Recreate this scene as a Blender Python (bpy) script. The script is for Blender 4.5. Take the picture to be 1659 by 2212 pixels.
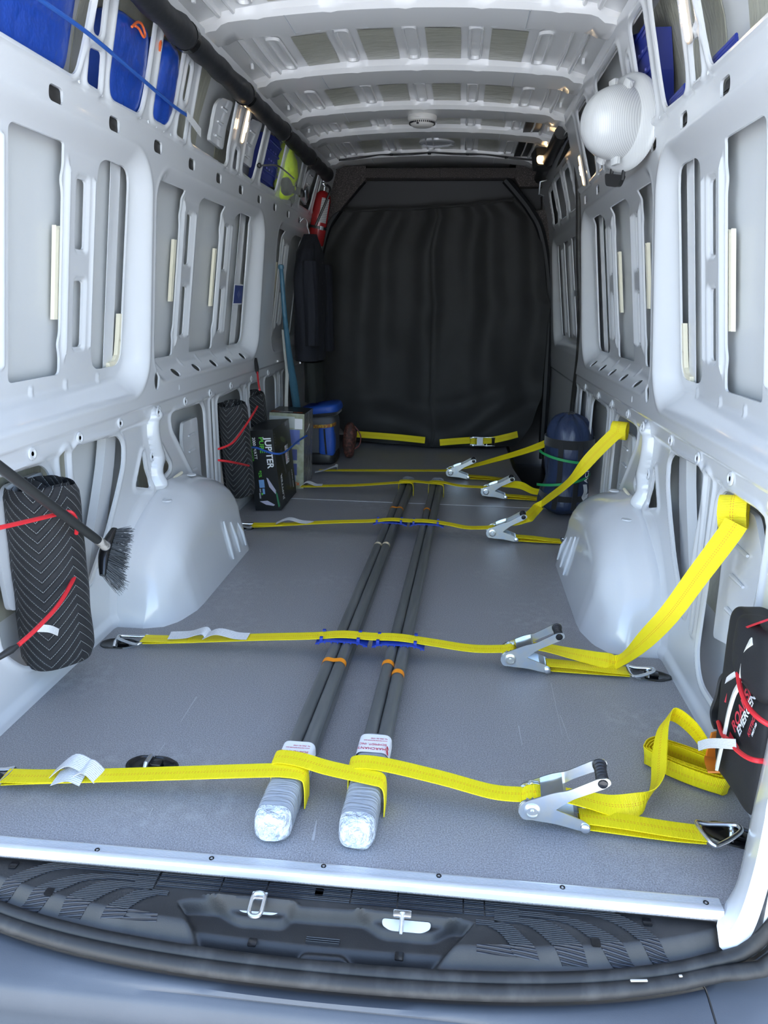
import bpy, bmesh, math, random
import numpy as np
from mathutils import Vector, Matrix

for _o in list(bpy.data.objects):
    bpy.data.objects.remove(_o)
SC = bpy.context.scene
COL = SC.collection
random.seed(7)
rng = np.random.default_rng(5)
PI = math.pi

# ------------------------------------------------------------------ camera
# solved from symmetric pairs of features on the two side walls; X across, Y towards the cab, Z up, origin at the floor's rear edge
IW, IH = 1659.0, 2212.0
FPX = 1564.9
YAW, PIT, ROL = math.radians(5.4852), math.radians(16.2193), math.radians(0.8406)
CAM = np.array([0.21705, -1.16382, 1.07285])
_f = np.array([-math.sin(YAW), math.cos(YAW), 0]); _r = np.array([math.cos(YAW), math.sin(YAW), 0]); _u = np.array([0, 0, 1.0])
FWD = _f * math.cos(PIT) - _u * math.sin(PIT)
_u2 = _u * math.cos(PIT) + _f * math.sin(PIT)
RGT = _r * math.cos(ROL) + _u2 * math.sin(ROL)
UPV = _u2 * math.cos(ROL) - _r * math.sin(ROL)
cam_d = bpy.data.cameras.new('camera'); cam_o = bpy.data.objects.new('camera', cam_d); COL.objects.link(cam_o)
cam_d.sensor_fit = 'HORIZONTAL'; cam_d.sensor_width = 36.0; cam_d.lens = FPX / IW * 36.0
cam_d.clip_start = 0.02; cam_d.clip_end = 200
_m = Matrix([[RGT[i], UPV[i], -FWD[i], CAM[i]] for i in range(3)] + [[0, 0, 0, 1]])
cam_o.matrix_world = _m
SC.camera = cam_o

# ------------------------------------------------------------------ world, sun, exposure
W = bpy.data.worlds.new('world'); SC.world = W; W.use_nodes = True
_nt = W.node_tree; _nt.nodes.clear()
_sky = _nt.nodes.new('ShaderNodeTexSky'); _sky.sky_type = 'NISHITA'; _sky.sun_disc = False
_sky.sun_elevation = math.radians(52); _sky.sun_rotation = math.radians(20)
_bg = _nt.nodes.new('ShaderNodeBackground'); _bg.inputs[1].default_value = 0.35
_hsv = _nt.nodes.new('ShaderNodeHueSaturation'); _hsv.inputs['Saturation'].default_value = 0.95
_ow = _nt.nodes.new('ShaderNodeOutputWorld')
_nt.links.new(_sky.outputs[0], _hsv.inputs['Color']); _nt.links.new(_hsv.outputs[0], _bg.inputs[0]); _nt.links.new(_bg.outputs[0], _ow.inputs[0])
_sl = bpy.data.lights.new('sun', 'SUN'); _sl.energy = 5.6; _sl.angle = math.radians(0.6); _sl.color = (1.0, 0.97, 0.92)
_so = bpy.data.objects.new('sun', _sl); COL.objects.link(_so)
# the sun stands high over the left side, so the load space stays in shade and the ground behind the van is lit
_so.rotation_euler = Vector((0.45, -0.34, -1.2)).to_track_quat('-Z', 'Y').to_euler()
SC.view_settings.view_transform = 'Standard'; SC.view_settings.look = 'None'
SC.view_settings.gamma = 1.0; SC.view_settings.use_curve_mapping = False
SC.view_settings.exposure = 1.68
SC.cycles.max_bounces = 14; SC.cycles.diffuse_bounces = 10; SC.cycles.glossy_bounces = 5; SC.cycles.transmission_bounces = 8
SC.cycles.transparent_max_bounces = 12; SC.cycles.sample_clamp_indirect = 6.0; SC.cycles.caustics_reflective = False; SC.cycles.caustics_refractive = False
SC.cycles.use_denoising = True

# ------------------------------------------------------------------ pixel -> place on the floor or a wall
def ray(x, y): return FWD + RGT * (x - IW / 2) / FPX - UPV * (y - IH / 2) / FPX
def on_z(x, y, z=0.0): d = ray(x, y); return CAM + d * ((z - CAM[2]) / d[2])
def on_y(x, y, Y): d = ray(x, y); return CAM + d * ((Y - CAM[1]) / d[1])
def on_x(x, y, X): d = ray(x, y); return CAM + d * ((X - CAM[0]) / d[0])
ZF = [0, .62, .70, .784, 1.552, 1.62, 1.95, 2.05]; XF = [.89, .882, .874, .870, .796, .785, .69, .66]
def Xf(z): return np.interp(z, ZF, XF)                      # half width of the inner wall sheet
def Xr(z): return .923 - .139 * (z - .92)                   # half width of the recessed panels
def on_wall(x, y, s=-1, prof=Xf, off=0.0):
    X = .85
    for _ in range(30):
        p = on_x(x, y, s * X); X = .5 * X + .5 * (float(prof(p[2])) + off)
    return p
def WF(x, y, s=-1): p = on_wall(x, y, s); return (p[1], p[2])
def WR(x, y, s=-1): p = on_wall(x, y, s, Xr); return (p[1], p[2])

# ------------------------------------------------------------------ materials
MATS = {}
def mat(name, col=(.5, .5, .5), rough=.5, metal=0.0, spec=.5, coat=0.0, noise=None, bump=None, emit=None, alpha=None, trans=0.0, sheen=0.0):
    if name in MATS: return MATS[name]
    m = bpy.data.materials.new(name); m.use_nodes = True; nt = m.node_tree
    b = nt.nodes['Principled BSDF']
    b.inputs['Base Color'].default_value = (*col, 1); b.inputs['Roughness'].default_value = rough; b.inputs['Metallic'].default_value = metal
    b.inputs['Specular IOR Level'].default_value = spec; b.inputs['Coat Weight'].default_value = coat
    b.inputs['Transmission Weight'].default_value = trans; b.inputs['Sheen Weight'].default_value = sheen
    if coat: b.inputs['Coat Roughness'].default_value = .08
    if alpha is not None: b.inputs['Alpha'].default_value = alpha
    if emit: b.inputs['Emission Color'].default_value = (*emit[:3], 1); b.inputs['Emission Strength'].default_value = emit[3]
    tc = None
    def coord(scale):
        nonlocal tc
        if tc is None: tc = nt.nodes.new('ShaderNodeTexCoord')
        mp = nt.nodes.new('ShaderNodeMapping'); mp.inputs['Scale'].default_value = scale if hasattr(scale, '__len__') else (scale,) * 3
        nt.links.new(tc.outputs['Object'], mp.inputs[0]); return mp.outputs[0]
    if noise:                                               # (scale, colour B, contrast low, high, detail)
        n = nt.nodes.new('ShaderNodeTexNoise'); n.inputs['Scale'].default_value = 1; n.inputs['Detail'].default_value = noise[4] if len(noise) > 4 else 4
        nt.links.new(coord(noise[0]), n.inputs['Vector'])
        r = nt.nodes.new('ShaderNodeMapRange'); r.inputs[1].default_value = noise[2]; r.inputs[2].default_value = noise[3]
        nt.links.new(n.outputs[0], r.inputs[0])
        mx = nt.nodes.new('ShaderNodeMix'); mx.data_type = 'RGBA'
        mx.inputs[6].default_value = (*col, 1); mx.inputs[7].default_value = (*noise[1], 1)
        nt.links.new(r.outputs[0], mx.inputs[0]); nt.links.new(mx.outputs[2], b.inputs['Base Color'])
    if bump:                                                # (scale, strength, distance)
        n = nt.nodes.new('ShaderNodeTexNoise'); n.inputs['Scale'].default_value = 1; n.inputs['Detail'].default_value = 3
        nt.links.new(coord(bump[0]), n.inputs['Vector'])
        bp = nt.nodes.new('ShaderNodeBump'); bp.inputs['Strength'].default_value = bump[1]; bp.inputs['Distance'].default_value = bump[2]
        nt.links.new(n.outputs[0], bp.inputs['Height']); nt.links.new(bp.outputs[0], b.inputs['Normal'])
    MATS[name] = m
    return m
def N(m, t): return m.node_tree.nodes.new(t)
def Lk(m, a, b): m.node_tree.links.new(a, b)
def bsdf(m): return m.node_tree.nodes['Principled BSDF']

mat('paint', (.64, .65, .665), .2, spec=.5, coat=.5, bump=(60, .03, .002))
mat('skin', (.60, .61, .61), .32, spec=.4, bump=(9, .12, .004))
mat('roof_paint', (.78, .775, .765), .24, spec=.5, coat=.3)  # the wall paint, made lighter and warmer here to brighten the dim roof
mat('paint_dark', (.52, .54, .56), .3, spec=.4)
mat('dark', (.012, .012, .013), .6)
mat('cream', (.80, .74, .57), .6, bump=(90, .3, .003))
mat('pad', (.36, .355, .285), .28, noise=((14, 30, 14), (.42, .415, .34), .3, .7), bump=((16, 60, 16), .55, .006))
mat('alu', (.72, .73, .75), .32, metal=.45, bump=((2, 300, 300), .1, .001))
mat('steel', (.72, .74, .76), .22, metal=.95, bump=(40, .12, .001))
mat('zinc', (.74, .73, .66), .27, metal=.9, noise=(40, (.62, .68, .74), .35, .65), bump=(50, .15, .001))
mat('plastic', (.018, .018, .019), .42, bump=(700, .25, .0006))
mat('sill', (.020, .0195, .019), .5, noise=((9, 9, 9), (.042, .040, .038), .45, .8), bump=(420, .3, .0008))
mat('bumper', (.075, .080, .090), .5, noise=((3, 6, 3), (.105, .110, .122), .35, .75), bump=(500, .2, .0008))
mat('rubber', (.016, .015, .014), .55, noise=((25, 12, 25), (.05, .047, .043), .5, .85))
mat('black_cloth', (.012, .012, .013), .85, sheen=.25, bump=(900, .3, .001))
mat('gloss_black', (.01, .01, .011), .18)
mat('white_tag', (.80, .80, .80), .6)
mat('red_cord', (.70, .025, .035), .55, bump=((300, 300, 300), .4, .001))
mat('blue_cord', (.02, .10, .42), .55, bump=((300, 300, 300), .4, .001))
mat('blue_plastic', (.015, .045, .35), .38)
mat('orange', (.95, .30, .01), .5)

# ------------------------------------------------------------------ mesh helpers
class MB:
    def __init__(s): s.v = []; s.f = []; s.uv = None; s.mi = []
    def add(s, vs, fs, mi=0):
        o = len(s.v); s.v.extend([tuple(map(float, p)) for p in vs]); s.f.extend([tuple(i + o for i in f) for f in fs]); s.mi.extend([mi] * len(fs)); return s
    def box(s, c, size, rot=None, bev=0.0, mi=0):
        hx, hy, hz = size[0] / 2, size[1] / 2, size[2] / 2
        if bev <= 0:
            vs = [(x, y, z) for x in (-hx, hx) for y in (-hy, hy) for z in (-hz, hz)]
            fs = [(0, 1, 3, 2), (4, 6, 7, 5), (0, 4, 5, 1), (2, 3, 7, 6), (0, 2, 6, 4), (1, 5, 7, 3)]
        else:
            bm = bmesh.new(); bmesh.ops.create_cube(bm, size=1.0)
            for v in bm.verts: v.co = Vector((v.co.x * size[0], v.co.y * size[1], v.co.z * size[2]))
            bmesh.ops.bevel(bm, geom=bm.edges[:], offset=bev, segments=2, affect='EDGES', profile=.5)
            bm.verts.index_update()
            vs = [v.co[:] for v in bm.verts]; fs = [[v.index for v in f.verts] for f in bm.faces]; bm.free()
        M = rot if rot is not None else Matrix.Identity(3)
        return s.add([M @ Vector(v) + Vector(c) for v in vs], fs, mi)
    def tube(s, pts, r, seg=10, closed=False, caps=True, mi=0, flat=None):
        P = [Vector(p) for p in pts]; n = len(P)
        rr = r if hasattr(r, '__len__') else [r] * n
        T = []
        for i in range(n):
            a = P[(i - 1) % n] if (closed or i > 0) else P[0]; b = P[(i + 1) % n] if (closed or i < n - 1) else P[-1]
            t = b - a; T.append(t.normalized() if t.length > 1e-9 else Vector((0, 0, 1)))
        u = Vector((0, 0, 1)) if abs(T[0].z) < .9 else Vector((1, 0, 0))
        u = (u - T[0] * u.dot(T[0])).normalized(); vs = []
        for i in range(n):
            u = (u - T[i] * u.dot(T[i])).normalized(); w = T[i].cross(u)
            for k in range(seg):
                a = 2 * PI * k / seg; vs.append(P[i] + (u * math.cos(a) + w * math.sin(a) * (flat or 1)) * rr[i])
        fs = []
        for i in range(n if closed else n - 1):
            j = (i + 1) % n
            for k in range(seg): fs.append((i * seg + k, i * seg + (k + 1) % seg, j * seg + (k + 1) % seg, j * seg + k))
        if caps and not closed: fs.append(tuple(range(seg - 1, -1, -1))); fs.append(tuple((n - 1) * seg + k for k in range(seg)))
        return s.add(vs, fs, mi)
    def lathe(s, prof, seg=24, c=(0, 0, 0), rot=None, mi=0):
        vs = []; fs = []; n = len(prof); M = rot if rot is not None else Matrix.Identity(3)
        for (r, z) in prof:
            for k in range(seg): a = 2 * PI * k / seg; vs.append(M @ Vector((r * math.cos(a), r * math.sin(a), z)) + Vector(c))
        for i in range(n - 1):
            for k in range(seg): fs.append((i * seg + k, i * seg + (k + 1) % seg, (i + 1) * seg + (k + 1) % seg, (i + 1) * seg + k))
        if prof[0][0] > 1e-6: fs.append(tuple(range(seg - 1, -1, -1)))
        if prof[-1][0] > 1e-6: fs.append(tuple((n - 1) * seg + k for k in range(seg)))
        return s.add(vs, fs, mi)
    def prism(s, pts, h, o, ex, ey, ez=None, mi=0):         # outline pts (2d) in the plane o + a*ex + b*ey, thickness h along ez
        o, ex, ey = Vector(o), Vector(ex), Vector(ey); ez = Vector(ez) if ez is not None else ex.cross(ey).normalized()
        n = len(pts); vs = [o + ex * a + ey * b for a, b in pts] + [o + ex * a + ey * b + ez * h for a, b in pts]
        fs = [tuple(range(n - 1, -1, -1)), tuple(range(n, 2 * n))] + [(i, (i + 1) % n, n + (i + 1) % n, n + i) for i in range(n)]
        return s.add(vs, fs, mi)
    def grid(s, A, mi=0, wrap=False):                       # A[i][j] points
        ni, nj = len(A), len(A[0]); vs = [p for row in A for p in row]; fs = []
        for i in range(ni - 1):
            for j in range(nj if wrap else nj - 1):
                j2 = (j + 1) % nj; fs.append((i * nj + j, (i + 1) * nj + j, (i + 1) * nj + j2, i * nj + j2))
        return s.add(vs, fs, mi)
    def build(s, name, m, parent=None, smooth=True, angle=40, label=None):
        me = bpy.data.meshes.new(name); me.from_pydata(s.v, [], s.f); me.update()
        for q in (m if isinstance(m, (list, tuple)) else [m]): me.materials.append(MATS[q] if isinstance(q, str) else q)
        if len(me.materials) > 1: me.polygons.foreach_set('material_index', s.mi)
        if s.uv is not None:
            ul = me.uv_layers.new(name='UVMap'); li = np.empty(len(me.loops), dtype=np.int32); me.loops.foreach_get('vertex_index', li)
            ul.data.foreach_set('uv', np.asarray(s.uv, dtype=np.float32)[li].ravel())
        if smooth: shade(me, angle)
        return link(name, me, parent, label)
def shade(me, angle=40):
    me.polygons.foreach_set('use_smooth', [True] * len(me.polygons))
    if hasattr(me, 'set_sharp_from_angle'): me.set_sharp_from_angle(angle=math.radians(angle))
def link(name, me, parent=None, label=None):
    o = bpy.data.objects.new(name, me); COL.objects.link(o)
    if parent is not None: o.parent = parent
    if label: o['label'] = label
    return o
def kind(o, k='structure'): o['kind'] = k; return o
def tag(o, label, cat, group=None):
    o['label'] = label; o['category'] = cat
    if group: o['group'] = group
    return o
def thing(name, label, cat, loc=(0, 0, 0), group=None):
    o = bpy.data.objects.new(name, None); COL.objects.link(o); o.location = loc; o.empty_display_size = .05
    return tag(o, label, cat, group)
ADOPTED = set()
def adopt(root):                                            # parts are modelled in place: keep them there under an Empty that sits at the thing's base
    loc = Vector(root.location)
    for c in root.children: c.location = c.location - loc
    ADOPTED.add(root.name)
    return root
def cr(pts, n=8, closed=False):                             # Catmull-Rom through points
    P = [np.array(p, float) for p in pts]; out = []; m = len(P)
    for i in range(m if closed else m - 1):
        p0 = P[(i - 1) % m] if closed else P[max(i - 1, 0)]; p1 = P[i]; p2 = P[(i + 1) % m]; p3 = P[(i + 2) % m] if closed else P[min(i + 2, m - 1)]
        for k in range(n):
            t = k / n; out.append(.5 * ((2 * p1) + (-p0 + p2) * t + (2 * p0 - 5 * p1 + 4 * p2 - p3) * t * t + (-p0 + 3 * p1 - 3 * p2 + p3) * t ** 3))
    if not closed: out.append(P[-1])
    return out
def fillet(pts, r, n=5):
    out = []; m = len(pts)
    for i in range(m):
        p = np.array(pts[i], float); a = np.array(pts[i - 1], float) - p; b = np.array(pts[(i + 1) % m], float) - p
        la, lb = np.linalg.norm(a), np.linalg.norm(b); d = min(r, la * .49, lb * .49)
        q0, q1 = p + a / la * d, p + b / lb * d
        for k in range(n + 1):
            t = k / n; out.append(tuple(q0 * (1 - t) ** 2 + p * 2 * t * (1 - t) + q1 * t * t))
    return out
def rrect(w, h, r, n=5): return fillet([(-w / 2, -h / 2), (w / 2, -h / 2), (w / 2, h / 2), (-w / 2, h / 2)], r, n)
def Rz(a): return Matrix.Rotation(a, 3, 'Z')
def Rx(a): return Matrix.Rotation(a, 3, 'X')
def Ry(a): return Matrix.Rotation(a, 3, 'Y')

# ================================================================== THE VAN BODY
def sd_poly(Y, Z, pts):
    P = np.array(pts, float); d = np.full(Y.shape, 1e9); sgn = np.ones(Y.shape); n = len(P)
    for i in range(n):
        ax, ay = P[i]; bx, by = P[i - 1]; ex, ey = bx - ax, by - ay; wx, wy = Y - ax, Z - ay
        t = np.clip((wx * ex + wy * ey) / (ex * ex + ey * ey + 1e-12), 0, 1)
        qx, qy = wx - ex * t, wy - ey * t; d = np.minimum(d, qx * qx + qy * qy)
        c1 = Z >= ay; c2 = Z < by; c3 = ex * wy > ey * wx
        flip = (c1 & c2 & c3) | (~c1 & ~c2 & ~c3); sgn = np.where(flip, -sgn, sgn)
    return sgn * np.sqrt(d)
def sd_line(Y, Z, pts):
    d = np.full(Y.shape, 1e9)
    for (a, b) in zip(pts[:-1], pts[1:]):
        ex, ey = b[0] - a[0], b[1] - a[1]; wx, wy = Y - a[0], Z - a[1]
        t = np.clip((wx * ex + wy * ey) / (ex * ex + ey * ey + 1e-12), 0, 1); d = np.minimum(d, (wx - ex * t) ** 2 + (wy - ey * t) ** 2)
    return np.sqrt(d)
def sd_box(Y, Z, y0, y1, z0, z1, r):
    qx = np.abs(Y - (y0 + y1) / 2) - (y1 - y0) / 2 + r; qy = np.abs(Z - (z0 + z1) / 2) - (z1 - z0) / 2 + r
    return np.hypot(np.maximum(qx, 0), np.maximum(qy, 0)) + np.minimum(np.maximum(qx, qy), 0) - r
def sst(t): t = np.clip(t, 0, 1); return t * t * (3 - 2 * t)
def stp(d, w): return sst(-d / w)                            # 0 outside the outline, 1 deeper than w inside it
def rpoly(pts, r): return fillet(pts, r, 4)

def cut_sheet(name, ys, zs, Xfun, holes, mir, m, parent=None, lip=.007):
    """thin pressed sheet: half width Xfun(Y, Z) on a grid, cut along the zero line of the hole field, edges turned outwards"""
    Y, Z = np.meshgrid(ys, zs, indexing='ij'); X = Xfun(Y, Z)
    H = np.full(Y.shape, 1.0)
    for h in holes: H = np.minimum(H, h(Y, Z) if callable(h) else sd_poly(Y, Z, h))
    H = np.where(np.abs(H) < 2e-4, 2e-4, H)
    ni, nj = Y.shape; idx = np.arange(ni * nj).reshape(ni, nj); pos = H > 0
    V = [np.stack([X.ravel(), Y.ravel(), Z.ravel()], 1)]; extra = []; base = ni * nj
    a, b, c, d = pos[:-1, :-1], pos[1:, :-1], pos[1:, 1:], pos[:-1, 1:]
    cnt = a.astype(int) + b + c + d
    full = np.argwhere(cnt == 4)
    F = [np.stack([idx[full[:, 0], full[:, 1]], idx[full[:, 0] + 1, full[:, 1]], idx[full[:, 0] + 1, full[:, 1] + 1], idx[full[:, 0], full[:, 1] + 1]], 1)]
    polys = []; cross = {}; lips = []
    flat = V[0]; Hf = H.ravel()
    def cv(p, q):
        k = (p, q) if p < q else (q, p)
        if k not in cross:
            t = Hf[k[0]] / (Hf[k[0]] - Hf[k[1]]); cross[k] = base + len(extra); extra.append(flat[k[0]] * (1 - t) + flat[k[1]] * t)
        return cross[k]
    for i, j in np.argwhere((cnt > 0) & (cnt < 4)):
        cs = [idx[i, j], idx[i + 1, j], idx[i + 1, j + 1], idx[i, j + 1]]; poly = []; cr_ = []
        for k in range(4):
            p, q = int(cs[k]), int(cs[(k + 1) % 4])
            if Hf[p] > 0: poly.append(p)
            if (Hf[p] > 0) != (Hf[q] > 0): e = cv(p, q); poly.append(e); cr_.append(e)
        if len(poly) > 2: polys.append(poly)
        if len(cr_) == 2: lips.append((cr_[0], cr_[1]))
    if extra: V.append(np.array(extra))
    V = np.concatenate(V); nv = len(V); low = {}; lv = []
    for e in {x for l in lips for x in l}: low[e] = nv + len(lv); p = V[e].copy(); p[0] += lip; lv.append(p)
    if lv: V = np.concatenate([V, np.array(lv)])
    faces = [tuple(f) for f in F[0].tolist()] + [tuple(p) for p in polys] + [(x, y, low[y], low[x]) for x, y in lips]
    used = np.zeros(len(V), bool)
    for f in faces: used[list(f)] = True
    rem = np.cumsum(used) - 1; V = V[used]; faces = [tuple(int(rem[i]) for i in f) for f in faces]
    if mir < 0: V[:, 0] *= -1; 
    else: faces = [f[::-1] for f in faces]
    me = bpy.data.meshes.new(name); me.from_pydata(V.tolist(), [], faces); me.update(); me.materials.append(MATS[m]); shade(me, 50)
    return link(name, me, parent)

# ---- outlines on the wall (traced on the left wall, mirrored for the right one)
def wavy(y0, y1, z0, z1, r=.03, right=True):                # panel opening with the waisted edge towards the bead
    w = .012
    pts = [(y0, z0), (y1, z0), (y1, z0 + .055), (y1 - w, z0 + .085), (y1, z0 + .115), (y1, z1 - .12), (y1 - w, z1 - .09), (y1, z1 - .06), (y1, z1), (y0, z1)]
    return fillet(pts, r if r < .02 else .018, 4)
ZT, ZB = 1.466, .85
BAYS = [(-.3, 1.345, .745, 1.524), (1.383, 2.795, .77, 1.505), (3.07, 4.36, .77, 1.50)]
PANELS_1 = [wavy(.16, .44, ZB, ZT), wavy(.615, .866, ZB + .005, ZT), fillet([(1.05, ZB), (1.265, ZB), (1.265, ZT), (1.055, ZT)], .06, 5)]
PANELS_2 = [wavy(1.45, 1.728, ZB, ZT), wavy(1.915, 2.215, ZB, ZT), fillet([(2.40, ZB), (2.69, ZB), (2.655, ZT), (2.40, ZT)], .06, 5)]
PANELS_3 = [wavy(3.20, 3.36, ZB, ZT), fillet([(3.60, ZB), (3.86, ZB), (3.86, ZT), (3.60, ZT)], .03), fillet([(4.05, ZB), (4.27, ZB), (4.25, ZT), (4.05, ZT)], .05)]
SLOT_Y = [.975, 1.832, 2.312, 3.475]                        # the two stacked slots between panels
SLOT_Z = [(1.205, 1.392), (.927, 1.118)]
BEAD_Y = [.887, 1.748, 2.230, 3.39]
THIN_Y = [1.036, 1.886, 2.374, 3.535]
UP_SLOTS = [.117 + .317 * i for i in range(13)]             # slots in the upper rail
def upz(pts): return rpoly([WF(*p) for p in pts], .014)
TOPZ = 1.90
UPWIN = [
    rpoly([(.30, 1.615), (.835, 1.612), (.85, 1.69), (.862, TOPZ), (.30, TOPZ)], .03),
    rpoly([(.893, 1.613), (.965, 1.612), (.947, 1.70), (.880, 1.693)], .012),
    rpoly([(.884, 1.725), (.930, 1.727), (.915, 1.88), (.868, 1.88)], .018),
    rpoly([(1.03, 1.608), (1.226, 1.613), (1.232, 1.68), (1.215, TOPZ), (.985, TOPZ), (1.005, 1.65)], .035),
    rpoly([(1.31, 1.622), (1.43, 1.622), (1.462, 1.68), (1.455, TOPZ), (1.285, TOPZ)], .03),
    rpoly([(1.522, 1.616), (1.600, 1.613), (1.588, 1.69), (1.512, 1.68)], .012),
    rpoly([(1.512, 1.722), (1.547, 1.722), (1.545, 1.832), (1.510, 1.836)], .016),
    rpoly([(1.665, 1.616), (2.05, 1.608), (2.088, 1.625), (2.062, 1.673), (2.05, TOPZ), (1.625, TOPZ), (1.638, 1.65)], .03),
    rpoly([(2.165, 1.616), (2.236, 1.616), (2.205, 1.69), (2.150, 1.69)], .01),
    rpoly([(2.300, 1.622), (2.49, 1.614), (2.50, 1.68), (2.51, TOPZ), (2.255, TOPZ)], .03),
    rpoly([(2.60, 1.625), (2.93, 1.625), (2.93, TOPZ), (2.60, TOPZ)], .03),
    rpoly([(3.10, 1.63), (3.38, 1.63), (3.36, TOPZ), (3.08, TOPZ)], .03),
    rpoly([(3.50, 1.63), (3.82, 1.63), (3.84, TOPZ), (3.48, TOPZ)], .03),
    rpoly([(3.90, 1.64), (3.96, 1.64), (3.95, 1.86), (3.90, 1.86)], .015),
]
LOW = [                                                      # openings below the waist rail
    rpoly([(.40, .645), (.66, .635), (.70, .60), (.71, .16), (.66, .10), (.50, .10), (.40, .20)], .05),
    rpoly([(.752, .60), (.752, .65), (.790, .65), (.790, .60), (.778, .39), (.77, .20), (.755, .20), (.755, .39)], .018),
    rpoly([(.818, .655), (1.12, .632), (1.157, .60), (1.145, .53), (1.088, .45), (.993, .335), (.90, .255), (.845, .205), (.838, .40), (.818, .60)], .03),
    rpoly([(1.308, .545), (1.322, .47), (1.348, .425), (1.340, .395), (1.225, .43)], .012),
    rpoly([(1.466, .53), (1.552, .437), (1.545, .42), (1.448, .40), (1.45, .46)], .012),
    rpoly([(1.580, .64), (1.93, .634), (1.968, .60), (1.992, .215), (1.92, .235), (1.85, .295), (1.66, .50), (1.585, .58)], .03),
    rpoly([(2.052, .60), (2.052, .635), (2.090, .635), (2.090, .60), (2.105, .12), (2.068, .12)], .015),
    rpoly([(2.15, .622), (2.49, .634), (2.545, .60), (2.555, .12), (2.17, .12)], .035),
    rpoly([(2.61, .62), (2.64, .62), (2.65, .14), (2.62, .14)], .012),
    rpoly([(2.70, .63), (2.90, .63), (2.92, .12), (2.71, .12)], .03),
    rpoly([(3.02, .63), (3.24, .632), (3.28, .60), (3.29, .14), (3.04, .14)], .03),
    rpoly([(3.35, .62), (3.38, .62), (3.39, .16), (3.36, .16)], .012),
    rpoly([(3.46, .63), (3.80, .63), (3.80, .14), (3.47, .14)], .03),
]
PIPE = [(1.40, .655), (1.392, .60), (1.405, .545), (1.425, .50), (1.405, .455), (1.40, .40)]          # the moulded cable duct that runs down the pillar
PIPE2 = [(1.40, .40), (1.32, .36), (1.22, .32), (1.10, .22), (1.03, .13), (1.005, .02)]

def side_field(front_door):
    def fun(Y, Z):
        f = Xf(Z); d = np.zeros(Y.shape)
        rec = np.maximum(Xr(Z) - f, 0)
        bays = BAYS if not front_door else BAYS[:2]
        for (y0, y1, z0, z1) in bays:
            s = sd_box(Y, Z, y0, y1, z0, z1, .13)
            d += rec * sst(np.clip(-s / .075, 0, 1) ** .85)
            d -= .0015 * np.exp(-((s - .004) / .006) ** 2)
        slots = [y for y in SLOT_Y if not (front_door and y > 2.9)]
        for y in slots:
            for (z0, z1) in SLOT_Z: d += .008 * stp(sd_box(Y, Z, y - .04, y + .04, z0 - .014, z1 + .014, .02), .012)
        for y in [y for y in BEAD_Y if not (front_door and y > 2.9)]:
            p = [(y - .015, .93), (y, .865), (y + .015, .93), (y + .015, 1.39), (y, 1.458), (y - .015, 1.39)]
            d -= .010 * stp(sd_poly(Y, Z, p), .012)
        for y in [y for y in THIN_Y if not (front_door and y > 2.9)]:
            d -= .006 * stp(sd_box(Y, Z, y - .010, y + .010, .915, 1.405, .010), .008)
        for y in (.36 + .001, .51): d -= .010 * stp(sd_box(Y, Z, y + .06, y + .09, .89, 1.44, .014), .012)
        # waist rail and the seam under it, overlap seam above the upper rail
        d += .006 * sst((.702 - Z) / .006)
        d -= .003 * sst((Z - 1.597) / .004)
        d += .0035 * np.exp(-((Z - 1.597) / .003) ** 2)
        d += .010 * sst((.655 - Z) / .02) * sst((Z - .02) / .03) * (Y < 4.4)
        # stamped tabs along the foot of each bay
        for y in (.72, .90, 1.10, 1.55, 1.78, 1.99, 2.20, 2.45):
            d -= .004 * stp(sd_box(Y, Z, y - .012, y + .012, .806, .838, .008), .006)
        # rounded duct on the pillar and the flange that follows the wheel arch
        q = sd_line(Y, Z, cr(PIPE, 5)); d -= .032 * np.sqrt(np.clip(1 - (q / .030) ** 2, 0, 1))
        q = sd_line(Y, Z, cr(PIPE2, 5)); d -= .018 * sst(1 - q / .045)
        # turned-in rims round the openings below and above
        for h in LOW: d -= .007 * np.exp(-((sd_poly(Y, Z, h) - .010) / .009) ** 2)
        for h in UPWIN: d -= .006 * np.exp(-((sd_poly(Y, Z, h) - .010) / .009) ** 2)
        # rear corner pillar closes in towards the door opening
        k = sst((.13 - Y) / .13); d -= (.085 + .02 * np.clip(Z - 1.5, 0, 1)) * k
        # lower edge rolls on to the floor
        return f + d
    return fun
ELL_Y = [1.646, 1.879, 2.107, 2.332, 2.567]
def side_holes(front_door):
    H = list(PANELS_1) + list(PANELS_2) + ([] if front_door else list(PANELS_3)) + list(UPWIN) + list(LOW)
    for y in SLOT_Y:
        if front_door and y > 2.9: continue
        for (z0, z1) in SLOT_Z: H.append(fillet([(y - .027, z0), (y + .027, z0), (y + .027, z1), (y - .027, z1)], .012))
    for y in UP_SLOTS: H.append(fillet([(y - .033, 1.533), (y + .033, 1.533), (y + .033, 1.571), (y - .033, 1.571)], .014))
    for y in ELL_Y: H.append([(y + .030 * math.cos(a) , .790 + .015 * math.sin(a)) for a in np.linspace(0, 2 * PI, 20, endpoint=False)])
    H.append([(1.414 + .022 * math.cos(a), .784 + .036 * math.sin(a)) for a in np.linspace(0, 2 * PI, 20, endpoint=False)])
    H.append([(1.63 + .007 * math.cos(a), .735 + .014 * math.sin(a)) for a in np.linspace(0, 2 * PI, 10, endpoint=False)])
    if front_door:
        H = [h for h in H if max(p[0] for p in h) < 2.80 or h in LOW[8:10]]
        H.append([(2.83, 2.1), (2.83, 1.10), (2.90, .86), (3.06, .64), (3.125, .45), (3.14, -.1), (5, -.1), (5, 2.1)])
    return H
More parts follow.
